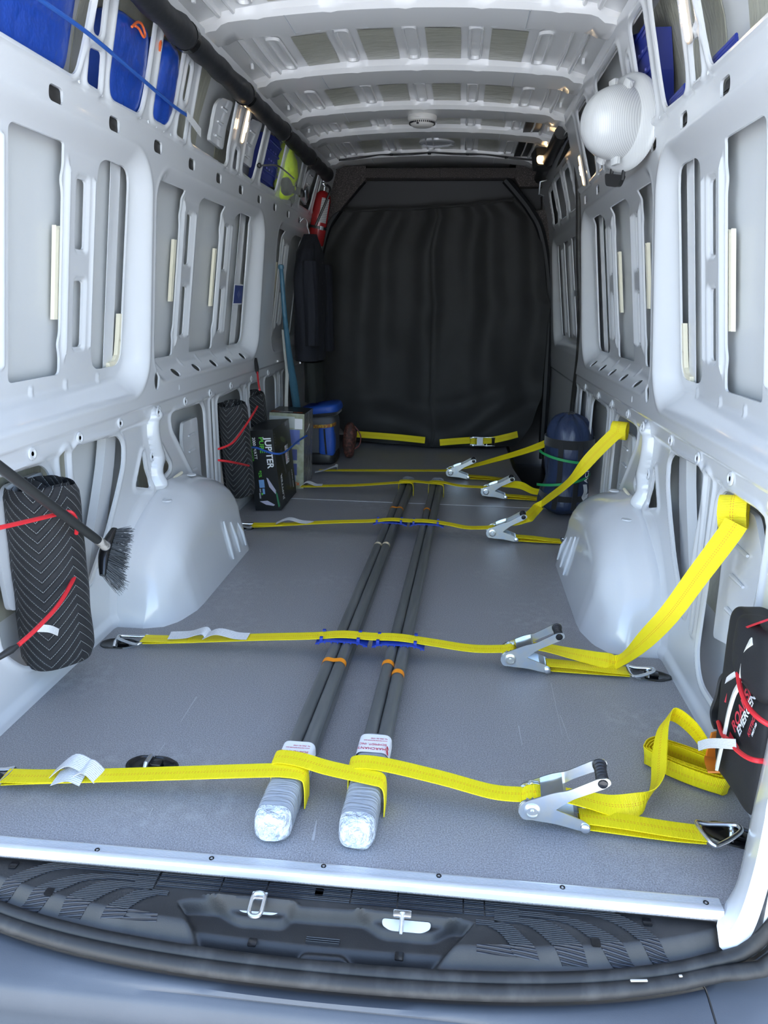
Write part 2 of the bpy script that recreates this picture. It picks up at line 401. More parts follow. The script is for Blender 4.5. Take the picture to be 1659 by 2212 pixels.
def sp(a, b, h0, h1):                                       # grid lines, finer near the rear doors
    n = int((b - a) / ((h0 + h1) / 2)); t = np.linspace(0, 1, n); return a + (b - a) * (t * h0 * 2 / (h0 + h1) + t * t * (1 - 2 * h0 / (h0 + h1)))
ZS = np.linspace(-.01, 1.955, 420)
wall_left = kind(cut_sheet('wall_left', sp(-.06, 4.45, .0045, .0090), ZS, side_field(False), side_holes(False), -1, 'paint'))
wall_right = kind(cut_sheet('wall_right', sp(-.06, 3.18, .0045, .0080), ZS, side_field(True), side_holes(True), 1, 'paint'))

# outer skin behind the openings
ZSK = [-.02, .15, .62, .80, .92, 1.47, 1.60, 1.75, 1.95, 2.06]; XSK = [.985, .995, .990, .975, .958, .886, .872, .838, .760, .70]
def skin(name, parent, s, y0, y1):
    mb = MB(); ys = np.linspace(y0, y1, 60); zs = np.linspace(-.02, 2.06, 70)
    A = [[(s * (np.interp(z, ZSK, XSK)), y, z) for z in zs] for y in ys]
    mb.grid(A if s > 0 else [r[::-1] for r in A]); return mb.build(name, 'skin', parent)
skin('outer_skin', wall_left, -1, -.06, 4.85); skin('outer_skin', wall_right, 1, -.06, 4.85)

def skx(z): return float(np.interp(z, ZSK, XSK))
def plate(name, parent, s, pts, m, off, th=.004, prof=skx):  # a plate lying on the profile at an offset towards the room
    mb = MB(); n = len(pts); zs = [p[1] for p in pts]; z0, z1 = min(zs), max(zs)
    bm = bmesh.new(); vs = [bm.verts.new((0, a, b)) for a, b in pts]; bm.faces.new(vs)
    for k in range(1, 10):
        z = z0 + (z1 - z0) * k / 10
        bmesh.ops.bisect_plane(bm, geom=bm.verts[:] + bm.edges[:] + bm.faces[:], plane_co=(0, 0, z), plane_no=(0, 0, 1))
    bm.verts.index_update()
    V = [v.co.copy() for v in bm.verts]; F = [[v.index for v in f.verts] for f in bm.faces]
    bnd = [[v.index for v in e.verts] for e in bm.edges if len(e.link_faces) == 1]; bm.free()
    m0 = len(V)
    for v in V: v.x = s * (prof(v.z) - off)
    V2 = V + [Vector((v.x + s * th, v.y, v.z)) for v in V]
    mb.add(V2, F + [[i + m0 for i in f[::-1]] for f in F] + [[a, b, b + m0, a + m0] for a, b in bnd])
    o = mb.build(name, m, parent)
    bm = bmesh.new(); bm.from_mesh(o.data); bmesh.ops.recalc_face_normals(bm, faces=bm.faces[:]); bm.to_mesh(o.data); bm.free()
    return o
def box_yz(y0, y1, z0, z1): return [(y0, z0), (y1, z0), (y1, z1), (y0, z1)]
def xr_prof(z): return float(Xr(z))
for par, s, last in ((wall_left, -1, 9), (wall_right, 1, 2.8)):
    # pale foam strips squeezed between panel and frame
    for (y, z0, z1) in ((.861, 1.01, 1.26), (1.713, 1.06, 1.29), (2.198, 1.04, 1.29), (3.345, 1.02, 1.29)):
        if y < last: plate('foam_strip', par, s, [(y - .010, z0), (y + .014, z0), (y + .014, z1), (y, z1 - .012), (y - .010, z1)], 'cream', -.010, .012, prof=xr_prof)
    plate('foam_strip', par, s, [(1.250, .93), (1.268, .93), (1.268, 1.02), (1.252, 1.02)], 'cream', -.004, .014, prof=xr_prof)
    plate('foam_strip', par, s, [(1.19, .847), (1.245, .856), (1.268, .885), (1.268, .935), (1.250, .935), (1.245, .885), (1.225, .868), (1.19, .862)], 'cream', -.004, .014, prof=xr_prof)
    # smooth folded reinforcement bands behind the last opening of each bay
    for (y0, y1) in ((1.170, 1.235), (2.545, 2.635), (4.16, 4.22)):
        if y0 < last: plate('reinforcement_band', par, s, box_yz(y0, y1, .80, 1.50), 'paint', -.016, .002, prof=xr_prof)
    # olive damping sheets stuck to the skin
    for (y0, y1, z0, z1) in ((.50, .98, .22, .66), (1.45, 1.80, .24, .66), (1.52, 1.92, 1.58, 1.93), (.95, 1.5, 1.58, 1.93), (.1, .8, 1.58, 1.93), (2.15, 2.40, 1.58, 1.78), (3.0, 3.4, 1.58, 1.72)):
        if y0 < last: plate('damping_sheet', par, s, box_yz(y0, y1, z0, z1), 'pad', .004, .003)
    # curved inner posts seen through the lower openings
    def post(y0, w0, y1, w1, zt=.70, zb=.10):
        zz = np.linspace(zb, zt, 12); L = [(y0 + (y1 - y0) * sst((z - zb) / (zt - zb)) , z) for z in zz]
        Wd = [w0 + (w1 - w0) * (z - zb) / (zt - zb) for z in zz]
        plate('inner_post', par, s, [(y, z) for y, z in L] + [(y + w, z) for (y, z), w in zip(L[::-1], Wd[::-1])], 'paint', .055, .03)
    post(.905, .10, 1.125, .07); post(.36, .08, .42, .06)
    # ribbed stamped brackets
    def bracket(pts, ribs, off=.060, pr=skx):
        o = plate('bracket', par, s, fillet(pts, .018, 4), 'paint', off, .014, prof=pr)
        y0 = min(p[0] for p in pts); y1 = max(p[0] for p in pts)
        for z in ribs:
            mb = MB(); a, b = y0 + .3 * (y1 - y0), y0 + .62 * (y1 - y0); x = s * (pr(z) - off - .004)
            mb.tube([(x, a, z), (x, b, z)], [.004, .007], 8); mb.build('rib', 'paint', o)
        return o
    bracket([(.50, .27), (.70, .215), (.72, .60), (.55, .60), (.475, .52)], (.33, .42, .50))
    bracket([(1.845, .28), (1.995, .27), (1.97, .565), (1.80, .565), (1.78, .50), (1.80, .36)], (.34, .43, .50))
    bracket([(1.905, 1.675), (2.075, 1.668), (2.07, 1.80), (2.065, 1.845), (1.935, 1.83), (1.90, 1.80), (1.915, 1.74)], (1.70, 1.75, 1.80), .066)
    if last > 5:
        bracket([(2.30, 1.675), (2.50, 1.668), (2.505, 1.86), (2.345, 1.845), (2.30, 1.80), (2.32, 1.74)], (1.70, 1.75, 1.80), .066)
        bracket([(3.62, 1.68), (3.80, 1.66), (3.82, 1.86), (3.66, 1.85), (3.63, 1.80), (3.65, 1.74)], (1.72, 1.77, 1.82), .066)
    backing = None  # black plates set behind the upper rail slots so the unlit cavity reads dark
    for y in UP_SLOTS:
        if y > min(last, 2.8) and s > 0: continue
        if backing is None:
            mb = MB(); mb.prism(rrect(.064, .036, .012, 5), .004, (0, 0, 0), (0, 1, 0), (0, 0, 1), (1, 0, 0)); mb.box((0, 0, -.004), (.006, .060, .003)); o = mb.build('slot_insert', 'rubber', par); backing = o.data
        else: o = link('slot_insert', backing, par)
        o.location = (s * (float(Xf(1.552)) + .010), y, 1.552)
    # dished rivet bosses along the seam
    boss = None
    for (y, z) in ((.36, .678), (.601, .676), (.846, .674), (1.115, .674), (1.384, .672), (1.437, .672), (1.71, .668), (2.02, .665), (2.33, .663), (2.70, .66), (3.05, .66), (1.385, .505), (1.452, .52), (1.395, .335), (1.47, .345), (1.74, .33)):
        if y > last: continue
        if boss is None:
            mb = MB(); mb.lathe([(.018, 0), (.017, .004), (.012, .005), (.008, .002), (.006, .002)], 16, mi=0); mb.lathe([(.0062, .0024), (.001, .0024)], 10, mi=1)
            o = mb.build('rivet_boss', ['paint', 'dark'], par); boss = o.data
        else: o = link('rivet_boss', boss, par)
        fx = float(side_field(s > 0)(np.array([[y]]), np.array([[z]]))[0, 0])
        o.location = (s * (fx - .001), y, z); o.rotation_euler = (0, -s * PI / 2, 0)
    weld = None
    for i in range(34):
        y = .42 + i * .062
        if y > min(last, 2.5): break
        if weld is None:
            mb = MB(); mb.lathe([(.006, 0), (.004, .0025), (.0005, .003)], 8); o = mb.build('spot_weld', 'paint', par); weld = o.data
        else: o = link('spot_weld', weld, par)
        o.location = (s * (float(Xf(1.606)) - .0035), y, 1.606); o.rotation_euler = (0, -s * PI / 2, 0)

# ---- wheel arches
ARCH_FLOOR = [(.890, .985), (.815, .982), (.742, .998), (.700, 1.055), (.672, 1.155), (.668, 1.263), (.668, 1.406), (.670, 1.614), (.672, 1.835), (.780, 2.10), (.890, 2.36)]
def wheel_arch(par, s):
    base = cr(ARCH_FLOOR, 5); n = len(base)
    top = []
    for i, (x, y) in enumerate(base):                       # outline of the flat-ish crown
        t = i / (n - 1)
    # sections along Y: height of the crown and inner face at each station
    ys = np.concatenate([np.linspace(.985, 1.30, 16), np.linspace(1.32, 1.80, 12), np.linspace(1.82, 2.36, 12)])
    fy = np.array([p[1] for p in base]); 
    A = []
    for y in ys:
        if y < 1.2: # rear nose, plan outline rounded
            xin = np.interp(y, [.985, .99, 1.0, 1.055, 1.155, 1.263], [.800, .765, .742, .700, .672, .668])
        elif y < 1.835: xin = np.interp(y, [1.2, 1.835], [.669, .672])
        else: xin = np.interp(y, [1.835, 2.36], [.672, .888])
        t = np.clip((y - .985) / .60, 0, 1); h = .385 * math.sqrt(max(0, 1 - (1 - t) ** 2.3)) if y < 1.50 else .385 * (1 - .0 * y)
        if y >= 1.45: h = .385 * math.sqrt(max(0.0, 1 - max(0, (y - 1.45) / .62) ** 2.2)) if y < 2.07 else 0.0
        h = max(h, .004)
        hw = h * .74                                        # where the crown meets the wall
        xw = .905; lean = .045 * h / .385                   # the inner face leans outwards as it rises
        prof = [(xin, -.004), (xin, .0)]
        r = min(.16, h * .75)
        for k in range(0, 7):
            a = k / 6 * PI / 2; prof.append((xin + lean + r * .82 * (1 - math.cos(a)), (h - r) + r * math.sin(a)))
        x1 = prof[-1][0]
        for k in range(1, 5):
            u = k / 4; prof.append((x1 + (xw - x1) * u, h + .012 * math.sin(u * PI) * (h > .1)))
        prof = [(min(x, xw), z) for x, z in prof]
        A.append([(s * x, y, z) for x, z in prof])
    mb = MB(); mb.grid(A if s < 0 else [r_[::-1] for r_ in A])
    r0 = A[0]; mb.add(r0 + [(s * .905, .985, 0)], [tuple(range(len(r0) + 1))])
    o = mb.build('wheel_arch', 'paint', par, angle=60)
    for k, y in enumerate((1.60, 1.69, 1.78)):             # three pressed ribs on the inner face
        m2 = MB(); m2.tube([(s * .674, y, .035), (s * .688, y - .004, .10), (s * .706, y - .01, .20 - .03 * k)], [.004, .008, .004], 8); m2.build('pressed_rib', 'paint', o)
    for (y, x, z) in ((1.33, .83, .352), (1.62, .84, .382)):
        m2 = MB(); m2.lathe([(.020, 0), (.018, .004), (.001, .005)], 14, c=(s * x, y, z)); m2.build('plug', 'paint', o)
    m2 = MB(); pts = [(s * (float(Xf(.3)) - .012), 1.005 + .60 * (1 - math.cos(a)), .395 * math.sin(a)) for a in np.linspace(.08, PI / 2, 14)]
    m2.tube(pts, .006, 6); m2.build('sealant_bead', 'cream', o)
    return o
wheel_arch(wall_left, -1); wheel_arch(wall_right, 1)

# ---- floor
mf = mat('floor', (.090, .088, .092), .42, spec=.45)
_b = bsdf(mf); _tc = N(mf, 'ShaderNodeTexCoord')
_n1 = N(mf, 'ShaderNodeTexNoise'); _n1.inputs['Scale'].default_value = 330; _n1.inputs['Detail'].default_value = 2
_n2 = N(mf, 'ShaderNodeTexNoise'); _n2.inputs['Scale'].default_value = 2.6; _n2.inputs['Detail'].default_value = 6
_n3 = N(mf, 'ShaderNodeTexNoise'); _n3.inputs['Scale'].default_value = 34; _n3.inputs['Detail'].default_value = 8
for n_ in (_n1, _n2, _n3): Lk(mf, _tc.outputs['Object'], n_.inputs['Vector'])
_wv = N(mf, 'ShaderNodeTexBrick'); _wv.inputs['Scale'].default_value = 150; _wv.inputs['Mortar Size'].default_value = .018; _wv.inputs['Brick Width'].default_value = 1.0; _wv.inputs['Row Height'].default_value = .5
Lk(mf, _tc.outputs['Object'], _wv.inputs['Vector'])
_c1 = N(mf, 'ShaderNodeMix'); _c1.data_type = 'RGBA'; _c1.inputs[6].default_value = (.20, .196, .202, 1); _c1.inputs[7].default_value = (.375, .37, .38, 1)
_r1 = N(mf, 'ShaderNodeMapRange'); _r1.inputs[1].default_value = .35; _r1.inputs[2].default_value = .68; Lk(mf, _n1.outputs[0], _r1.inputs[0]); Lk(mf, _r1.outputs[0], _c1.inputs[0])
_c2 = N(mf, 'ShaderNodeMix'); _c2.data_type = 'RGBA'; _c2.inputs[7].default_value = (.46, .46, .47, 1)     # dusty scuffs
_mul = N(mf, 'ShaderNodeMath'); _mul.operation = 'MULTIPLY'
_r2 = N(mf, 'ShaderNodeMapRange'); _r2.inputs[1].default_value = .50; _r2.inputs[2].default_value = .78; Lk(mf, _n2.outputs[0], _r2.inputs[0])
_r3 = N(mf, 'ShaderNodeMapRange'); _r3.inputs[1].default_value = .45; _r3.inputs[2].default_value = .80; Lk(mf, _n3.outputs[0], _r3.inputs[0])
Lk(mf, _r2.outputs[0], _mul.inputs[0]); Lk(mf, _r3.outputs[0], _mul.inputs[1]); Lk(mf, _mul.outputs[0], _c2.inputs[0]); Lk(mf, _c1.outputs[2], _c2.inputs[6])
Lk(mf, _c2.outputs[2], _b.inputs['Base Color'])
_bp = N(mf, 'ShaderNodeBump'); _bp.inputs['Strength'].default_value = .35; _bp.inputs['Distance'].default_value = .0012
_ad = N(mf, 'ShaderNodeMath'); _ad.operation = 'ADD'; Lk(mf, _wv.outputs['Fac'], _ad.inputs[0]); Lk(mf, _n1.outputs[0], _ad.inputs[1])
Lk(mf, _ad.outputs[0], _bp.inputs['Height']); Lk(mf, _bp.outputs[0], _b.inputs['Normal'])
mb = MB(); mb.prism([(-.93, -.005), (-.74, -.03), (.745, -.03), (.80, .05), (.93, .22), (.93, 3.10), (.665, 3.12), (.62, 3.70), (.62, 4.75), (-.93, 4.75)], .02, (0, 0, -.02), (1, 0, 0), (0, 1, 0))
floor = kind(mb.build('floor', mf, smooth=False))
mat('seam', (.42, .42, .42), .4, metal=.3)
mb = MB(); mb.box((0, 2.702, .0008), (1.76, .007, .0036)); mb.build('floor_joint', 'seam', floor)
mat('scratch', (.42, .42, .43), .6)
for (a, b, w) in (((1120, 1568), (1128, 1610), .003), ((1210, 1545), (1232, 1605), .002), ((425, 1505), (390, 1560), .003), ((357, 1605), (330, 1645), .002), ((1190, 1475), (1215, 1590), .0018), ((676, 1815), (684, 1772), .006), ((330, 1745), (318, 1770), .0015)):
    p, q = on_z(*a), on_z(*b); d = np.array([q[1] - p[1], p[0] - q[0], 0]); d = d / np.linalg.norm(d) * w / 2
    mb = MB(); z = np.array([0, 0, .0004]); mb.add([p - d + z, p + d + z, q + d * .4 + z, q - d * .4 + z], [(0, 1, 2, 3)]); o = mb.build('scuff_mark', 'scratch', floor, smooth=False)

# ---- roof: skin, pressed ribs, olive damping pads
def rz(x): return 2.040 - .060 * (abs(x) / .70) ** 2.2      # crown of the skin
mb = MB(); xs = np.linspace(-.74, .74, 40); ys = np.linspace(-.10, 4.75, 40)
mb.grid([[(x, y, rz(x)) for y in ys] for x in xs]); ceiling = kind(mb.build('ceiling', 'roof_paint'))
def roof_rib(y0, w, drop=.045, zoff=0.0, holes=True):
    mb = MB(); xs = np.linspace(-.725, .725, 59); A = []
    for x in xs:
        e = abs(x); z1 = rz(x) + .002
        n = sst((e - .615) / .03)                           # stepped end that bolts to the side rail
        zb = 1.998 - .042 * (e / .70) ** 2.0 - .012 * n + zoff
        t = sst((e - .69) / .04); zb += -.03 * t
        yy = y0 + .022 * n
        k = [abs(x - c) for c in (-.50, -.25, 0, .25, .50)]; dn = .010 * (1 - sst(min(k) / .02))
        A.append([(x, yy - .006, z1), (x, yy - .003 + dn, zb + .018), (x, yy + .012 + dn, zb + .002), (x, yy + w * .45, zb), (x, y0 + w - .012, zb + .002), (x, y0 + w - .002, zb + .010), (x, y0 + w + .02, zb + .020), (x, y0 + w + .055, z1 - .004), (x, y0 + w + .06, z1)])
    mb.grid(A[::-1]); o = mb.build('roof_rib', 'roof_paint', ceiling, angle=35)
    for s in (-1, 1):
        m2 = MB(); m2.box((s * .405, y0 + w * .5, 1.998 - .042 * (.405 / .7) ** 2 - .001 + zoff), (.0022, w * .95, .003)); m2.build('joint_line', 'paint_dark', o)
    if holes:
        for i, x in enumerate((-.53, -.49, -.40, -.33, -.27, -.155, -.05, .05, .155, .25, .30, .36, .42, .47, .52, .57)):
            zb = 1.998 - .042 * (abs(x) / .70) ** 2 + .016 + zoff; big = i in (2, 3, 4, 5, 8, 9, 10, 12)
            m2 = MB(); R = .016 if big else .008
            if big: m2.lathe([(R, .004), (R * .9, -.002), (R * .5, -.003), (R * .45, -.0005)], 14, mi=0)
            m2.lathe([(R * .45, -.001), (.0005, -.001)], 10, mi=1)
            q = m2.build('stamped_hole', ['paint', 'dark'], o); q.location = (x, y0 + w + .022, zb); q.rotation_euler = (math.radians(28), 0, 0)
    return o
RIBS = [(.80, .19), (1.565, .19), (2.235, .215), (2.875, .20), (3.375, .185), (4.08, .20)]
for y0, w in RIBS: roof_rib(y0, w)
BAYY = [(1.03, 1.52), (1.82, 2.20), (2.53, 2.85), (3.14, 3.35), (3.63, 4.05)]
for (y0, y1) in BAYY:
    for x in (-.385, -.135, .115, .360):
        if y1 - y0 < .25 and abs(x) > .2: pass
        a, b = (y0 + .055, y1 + .02)
        mb = MB(); gx = np.linspace(x - .066, x + .066, 5); mb.grid([[(q, yy, rz(q) - .004) for yy in (b, a)] for q in gx]); mb.build('damping_pad', 'pad', ceiling)
    for x in (-.52, -.26, -.01, .237, .49):                # pressed oval stiffeners
        mb = MB(); L = (y1 - y0) * .5 + .02; cy = (y0 + y1) / 2 + .02; out = rrect(.058, 2 * L * .86, .028, 6); inn = rrect(.036, 2 * L * .86 - .022, .018, 6)
        z0 = rz(x) - .001
        n = len(out); V = [(x + a, cy + b, z0) for a, b in out] + [(x + a * .93, cy + b * .99, z0 - .010) for a, b in out] + [(x + a, cy + b, z0 - .010) for a, b in inn] + [(x + a * .9, cy + b * .98, z0 + .004) for a, b in inn]
        F = [(i, (i + 1) % n, k * n + n + (i + 1) % n, k * n + n + i) for k in (0,) for i in range(n)]
        F = [(k * n + i, k * n + (i + 1) % n, (k + 1) * n + (i + 1) % n, (k + 1) * n + i) for k in range(3) for i in range(n)] + [tuple(3 * n + i for i in range(n))]
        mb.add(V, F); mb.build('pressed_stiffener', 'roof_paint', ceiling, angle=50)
    for s in (-1, 1):                                       # side gutters and wiring clips
        for x, ww in ((.575, .012), (.625, .016)):
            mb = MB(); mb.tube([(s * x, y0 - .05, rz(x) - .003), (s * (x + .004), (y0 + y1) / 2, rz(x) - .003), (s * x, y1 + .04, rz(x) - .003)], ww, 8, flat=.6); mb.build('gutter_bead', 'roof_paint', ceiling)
        mb = MB(); mb.box((s * .655, y1 - .12, rz(.655) - .012), (.012, .016, .022), bev=.003); mb.build('wiring_clip', 'white_tag', ceiling)
# rounded side rails between roof and walls
for s in (-1, 1):
    mb = MB(); sec = [(.60, 2.000), (.66, 1.985), (.70, 1.972), (.722, 1.955), (.725, 1.93), (.712, 1.905), (.712, 1.895)] 
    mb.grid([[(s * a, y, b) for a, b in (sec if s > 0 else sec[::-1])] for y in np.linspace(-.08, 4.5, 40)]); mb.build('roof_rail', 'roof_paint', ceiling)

# ---- closing surfaces of the body that keep daylight out
mb = MB(); mb.box((0, 4.85, .85), (2.1, .04, 2.6)); wall_front = kind(mb.build('wall_front', 'dark', smooth=False))
mb = MB(); mb.box((0, 2.3, -.26), (2.0, 5.1, .04)); mb.build('underbody', 'dark', floor, smooth=False)
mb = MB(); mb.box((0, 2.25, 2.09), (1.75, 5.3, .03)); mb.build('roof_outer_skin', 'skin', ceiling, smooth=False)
mat('asphalt', (.54, .54, .53), .85, noise=(3, (.62, .62, .61), .3, .7), bump=(60, .4, .01))
mb = MB(); mb.box((0, -6, -.78), (60, 60, .04)); ground = kind(mb.build('ground', 'asphalt', smooth=False))

# ================================================================== SLIDING DOOR (structure)
DZ = np.linspace(-.01, 1.90, 240)
def door_field(Y, Z):
    f = np.interp(Z, ZF, XF) + .035; d = np.zeros(Y.shape)
    s = sd_box(Y, Z, 3.02, 4.30, .78, 1.50, .12); d += np.maximum(Xr(Z) + .02 - f, .03) * sst(-s / .07)
    for h in DOOR_WIN: d -= .010 * np.exp(-((sd_poly(Y, Z, h) - .012) / .010) ** 2)
    for y in (3.30, 3.62, 3.95): d -= .012 * stp(sd_box(Y, Z, y - .012, y + .012, .88, 1.42, .01), .01)
    d += .012 * sst((.62 - Z) / .01)
    return f + d
DOOR_WIN = [rpoly([(3.13, 1.575), (3.40, 1.575), (3.38, 1.79), (3.16, 1.79)], .03), rpoly([(3.47, 1.575), (3.78, 1.575), (3.76, 1.79), (3.47, 1.79)], .03), rpoly([(3.86, 1.575), (4.12, 1.575), (4.06, 1.77), (3.85, 1.78)], .03)]
DOOR_PAN = [rpoly([(3.10, .86), (3.24, .86), (3.24, 1.45), (3.12, 1.45)], .04), rpoly([(3.36, .86), (3.56, .86), (3.56, 1.12), (3.36, 1.12)], .02), rpoly([(3.36, 1.15), (3.56, 1.15), (3.56, 1.45), (3.36, 1.45)], .02),
            rpoly([(3.68, .86), (3.89, .86), (3.89, 1.45), (3.68, 1.45)], .02), rpoly([(4.02, .86), (4.22, .86), (4.20, 1.45), (4.02, 1.45)], .05)]
door_1 = kind(cut_sheet('door_1', np.linspace(2.80, 4.62, 200), DZ, door_field, DOOR_WIN + DOOR_PAN, 1, 'paint'))
plate('foam_strip', door_1, 1, box_yz(3.335, 3.365, .9, 1.42), 'cream', -.028, .006, prof=xr_prof)
mb = MB(); mb.grid([[(.935, y, z) for z in (.60, .30, -.20)] for y in (4.62, 3.9, 3.12)]); o = mb.build('lower_trim_panel', 'plastic', door_1)
mb = MB(); mb.tube([(.935, 3.14, .60), (.935, 3.16, .0), (.93, 3.5, -.16)], .012, 6); mb.build('panel_edge', 'paint', door_1)
mb = MB(); mb.tube(cr([(.775, 3.80, 1.845), (.760, 3.30, 1.86), (.745, 2.93, 1.86), (.755, 2.83, 1.80), (.785, 2.815, 1.60), (.812, 2.81, 1.30), (.845, 2.83, 1.05), (.872, 2.93, .82), (.888, 3.07, .60), (.893, 3.12, .40), (.898, 3.14, .05)], 6), .016, 10); mb.build('door_seal', 'rubber', door_1)
mb = MB(); mb.tube(cr([(.775, 4.45, 1.80), (.82, 4.50, 1.45), (.87, 4.52, 1.0), (.90, 4.53, .5), (.91, 4.53, -.1)], 6), .020, 10); mb.build('door_seal', 'rubber', door_1)
mb = MB(); mb.tube(cr([(.70, 3.0, 1.915), (.705, 3.5, 1.90), (.715, 4.2, 1.88)], 6), .035, 10); mb.build('guide_rail_cover', 'plastic', door_1)
mb = MB(); mb.tube([(.74, 3.95, 1.83), (.70, 3.95, 1.82), (.70, 3.97, 1.75), (.73, 3.98, 1.74)], .006, 6); mb.build('rail_hook', 'steel', door_1)
mb = MB(); mb.box((.78, 4.02, 2.0), (.5, 2.0, .02)); mb.box((.79, 3.95, -.22), (.40, 1.75, .02)); mb.box((.64, 3.9, -.12), (.02, 1.7, .22)); mb.box((.95, 3.8, -.1), (.02, 1.9, .3)); mb.build('step_well', 'plastic', door_1, smooth=False)

# ================================================================== REAR SILL, SEAL, BUMPER
def rim(x): return -.158 + .10 * x * x + .15 * x ** 4
# aluminium edge profile
mb = MB(); sec = [(.002, -.004), (.002, .003)]
for k in range(6):
    y = -.001 - k * .0032; sec += [(y, .0042), (y - .0020, .0042), (y - .0024, .0026), (y - .0031, .0026)]
sec += [(-.0205, .0052), (-.026, .0056), (-.031, .004), (-.034, -.001), (-.035, -.012), (-.033, -.014)]
mb.grid([[(x, y, z) for y, z in sec[::-1]] for x in np.linspace(-.80, .748, 12)])
mb.add([(.748, y, z) for y, z in sec], [tuple(range(len(sec)))])
trim_1 = kind(mb.build('trim_1', 'alu', angle=25))
for p in ((210, 1836), (457, 1854), (699, 1871), (948, 1892), (1215, 1917), (1525, 1950)):
    q = on_z(*p, .004); mb = MB(); mb.lathe([(.0055, 0), (.005, .0015), (.0035, .0005), (.0006, .0002)], 12, c=(q[0], q[1], .0038)); mb.build('screw', 'gloss_black', trim_1)
# black plastic entry sill
def S(x, y, z=-.030): p = on_z(x, y, z); return (p[0], p[1])
POCKET = rpoly([S(375, 1945), S(415, 1938), S(660, 1958), S(690, 1960), S(760, 1965), S(1000, 1985), S(1030, 1992), S(985, 2045), S(905, 2085), S(800, 2095), S(500, 2060), S(430, 2040)], .02)
ISLAND = rpoly([S(600, 2055), S(650, 2022), S(745, 2030), S(800, 2062)], .01)
BACK_L = rpoly([S(425, 1930), S(655, 1950), S(610, 1988), S(510, 1980)], .012)
BACK_R = rpoly([S(752, 1960), S(1008, 1983), S(935, 2018), S(825, 2008)], .012)
xs = np.linspace(-.80, .760, 330); ts = np.linspace(0, 1, 60)
GX = np.repeat(xs[:, None], 60, 1); RIM = rim(GX)
GY = -.022 + (RIM - .004 + .022) * ts[None, :]
GZ = np.full(GX.shape, -.030)
GZ -= .026 * stp(sd_poly(GX, GY, POCKET), .016)
GZ += .022 * stp(sd_poly(GX, GY, ISLAND), .014)
for bk in (BACK_L, BACK_R): GZ += .016 * stp(sd_poly(GX, GY, bk), .012)
GZ -= .030 * sst((RIM + .026 - GY) / .028)
GZ -= .004 * sst((GX - .735) / .02)
mb = MB(); mb.grid([[(GX[i, j], GY[i, j], GZ[i, j]) for j in range(60)] for i in range(len(xs))][::-1])
trim_2 = kind(mb.build('trim_2', 'sill', angle=60))
mt = mat('tread', (.030, .033, .040), .42)
_w = N(mt, 'ShaderNodeTexWave'); _w.bands_direction = 'Y'; _w.inputs['Scale'].default_value = 75; _tc2 = N(mt, 'ShaderNodeTexCoord'); _bp2 = N(mt, 'ShaderNodeBump'); _bp2.inputs['Strength'].default_value = 1; _bp2.inputs['Distance'].default_value = .003
Lk(mt, _tc2.outputs['Object'], _w.inputs['Vector']); Lk(mt, _w.outputs[0], _bp2.inputs['Height']); Lk(mt, _bp2.outputs[0], bsdf(mt).inputs['Normal'])
_cr = N(mt, 'ShaderNodeMix'); _cr.data_type = 'RGBA'; _cr.inputs[6].default_value = (.018, .018, .020, 1); _cr.inputs[7].default_value = (.05, .055, .066, 1); Lk(mt, _w.outputs[0], _cr.inputs[0]); Lk(mt, _cr.outputs[2], bsdf(mt).inputs['Base Color'])
def T(l): return [S(1000 + a / 2.517, 1880 + b / 2.517, -.029) for a, b in l]
BANDS = [
    (T([(170, 160), (440, 182), (700, 205), (830, 235), (960, 300), (1060, 370), (1150, 438)]), T([(170, 195), (420, 215), (640, 235), (770, 265), (870, 315), (960, 380), (1065, 450)])),
    (T([(170, 205), (400, 230), (560, 255), (680, 290), (800, 350), (880, 405), (960, 465)]), T([(170, 240), (340, 252), (480, 268), (590, 300), (680, 360), (760, 415), (845, 468)])),
    (T([(170, 248), (300, 255), (400, 265), (500, 295), (600, 365), (650, 410), (690, 460)]), T([(170, 282), (250, 285), (330, 292), (400, 330), (470, 390), (510, 425), (550, 460)])),
    (T([(70, 268), (120, 270), (170, 275), (260, 300), (340, 370), (380, 405), (420, 448)]), T([(70, 292), (100, 294), (130, 300), (200, 340), (255, 405), (265, 425), (290, 440)])),
]
def on_sill(p, dz): 
    r_ = rim(p[0]); z = -.030 - .030 * float(sst((r_ + .026 - p[1]) / .028)); return (p[0], p[1], z + dz)
for s in (1, -1):
    for up, lo in BANDS:
        u, l = cr([np.array([s * p[0], p[1]]) for p in up], 4), cr([np.array([s * p[0], p[1]]) for p in lo], 4)
        mb = MB(); A = [[on_sill(a, -.002), on_sill(a, .0022), on_sill((a + b) / 2, .0022), on_sill(b, .0022), on_sill(b, -.002)] for a, b in zip(u, l)]
        mb.grid(A if s < 0 else [r_[::-1] for r_ in A]); mb.build('ribbed_tread', mt, trim_2, angle=30)
    mb = MB(); a = T([(75, 402), (420, 448)])[0]
    P4 = [np.array([s * p[0], p[1]]) for p in T([(75, 402), (260, 408), (300, 442), (75, 428)])]
    mb.add([on_sill(p, .0022) for p in P4], [(0, 1, 2, 3) if s < 0 else (3, 2, 1, 0)]); mb.build('ribbed_tread', mt, trim_2)
for y0 in (-.028, -.0405, -.053):                           # three ribbed lines that run the length of the sill between the treads
    for x0, x1 in ((-.37, -.33), (-.325, -.20), (-.197, -.11), (-.107, .055), (.058, .145), (.148, .27), (.273, .31), (.313, .375)):
        if y0 < -.05 and x0 > -.3 and x1 < .28: yy = y0 + .001
        mb = MB(); A = [[(x, y0 + .0042, -.032), (x, y0 + .004, -.0275), (x, y0 - .004, -.0275), (x, y0 - .0042, -.032)] for x in (x0, x1)]
        mb.grid(A[::-1]); mb.build('ribbed_line', mt, trim_2)
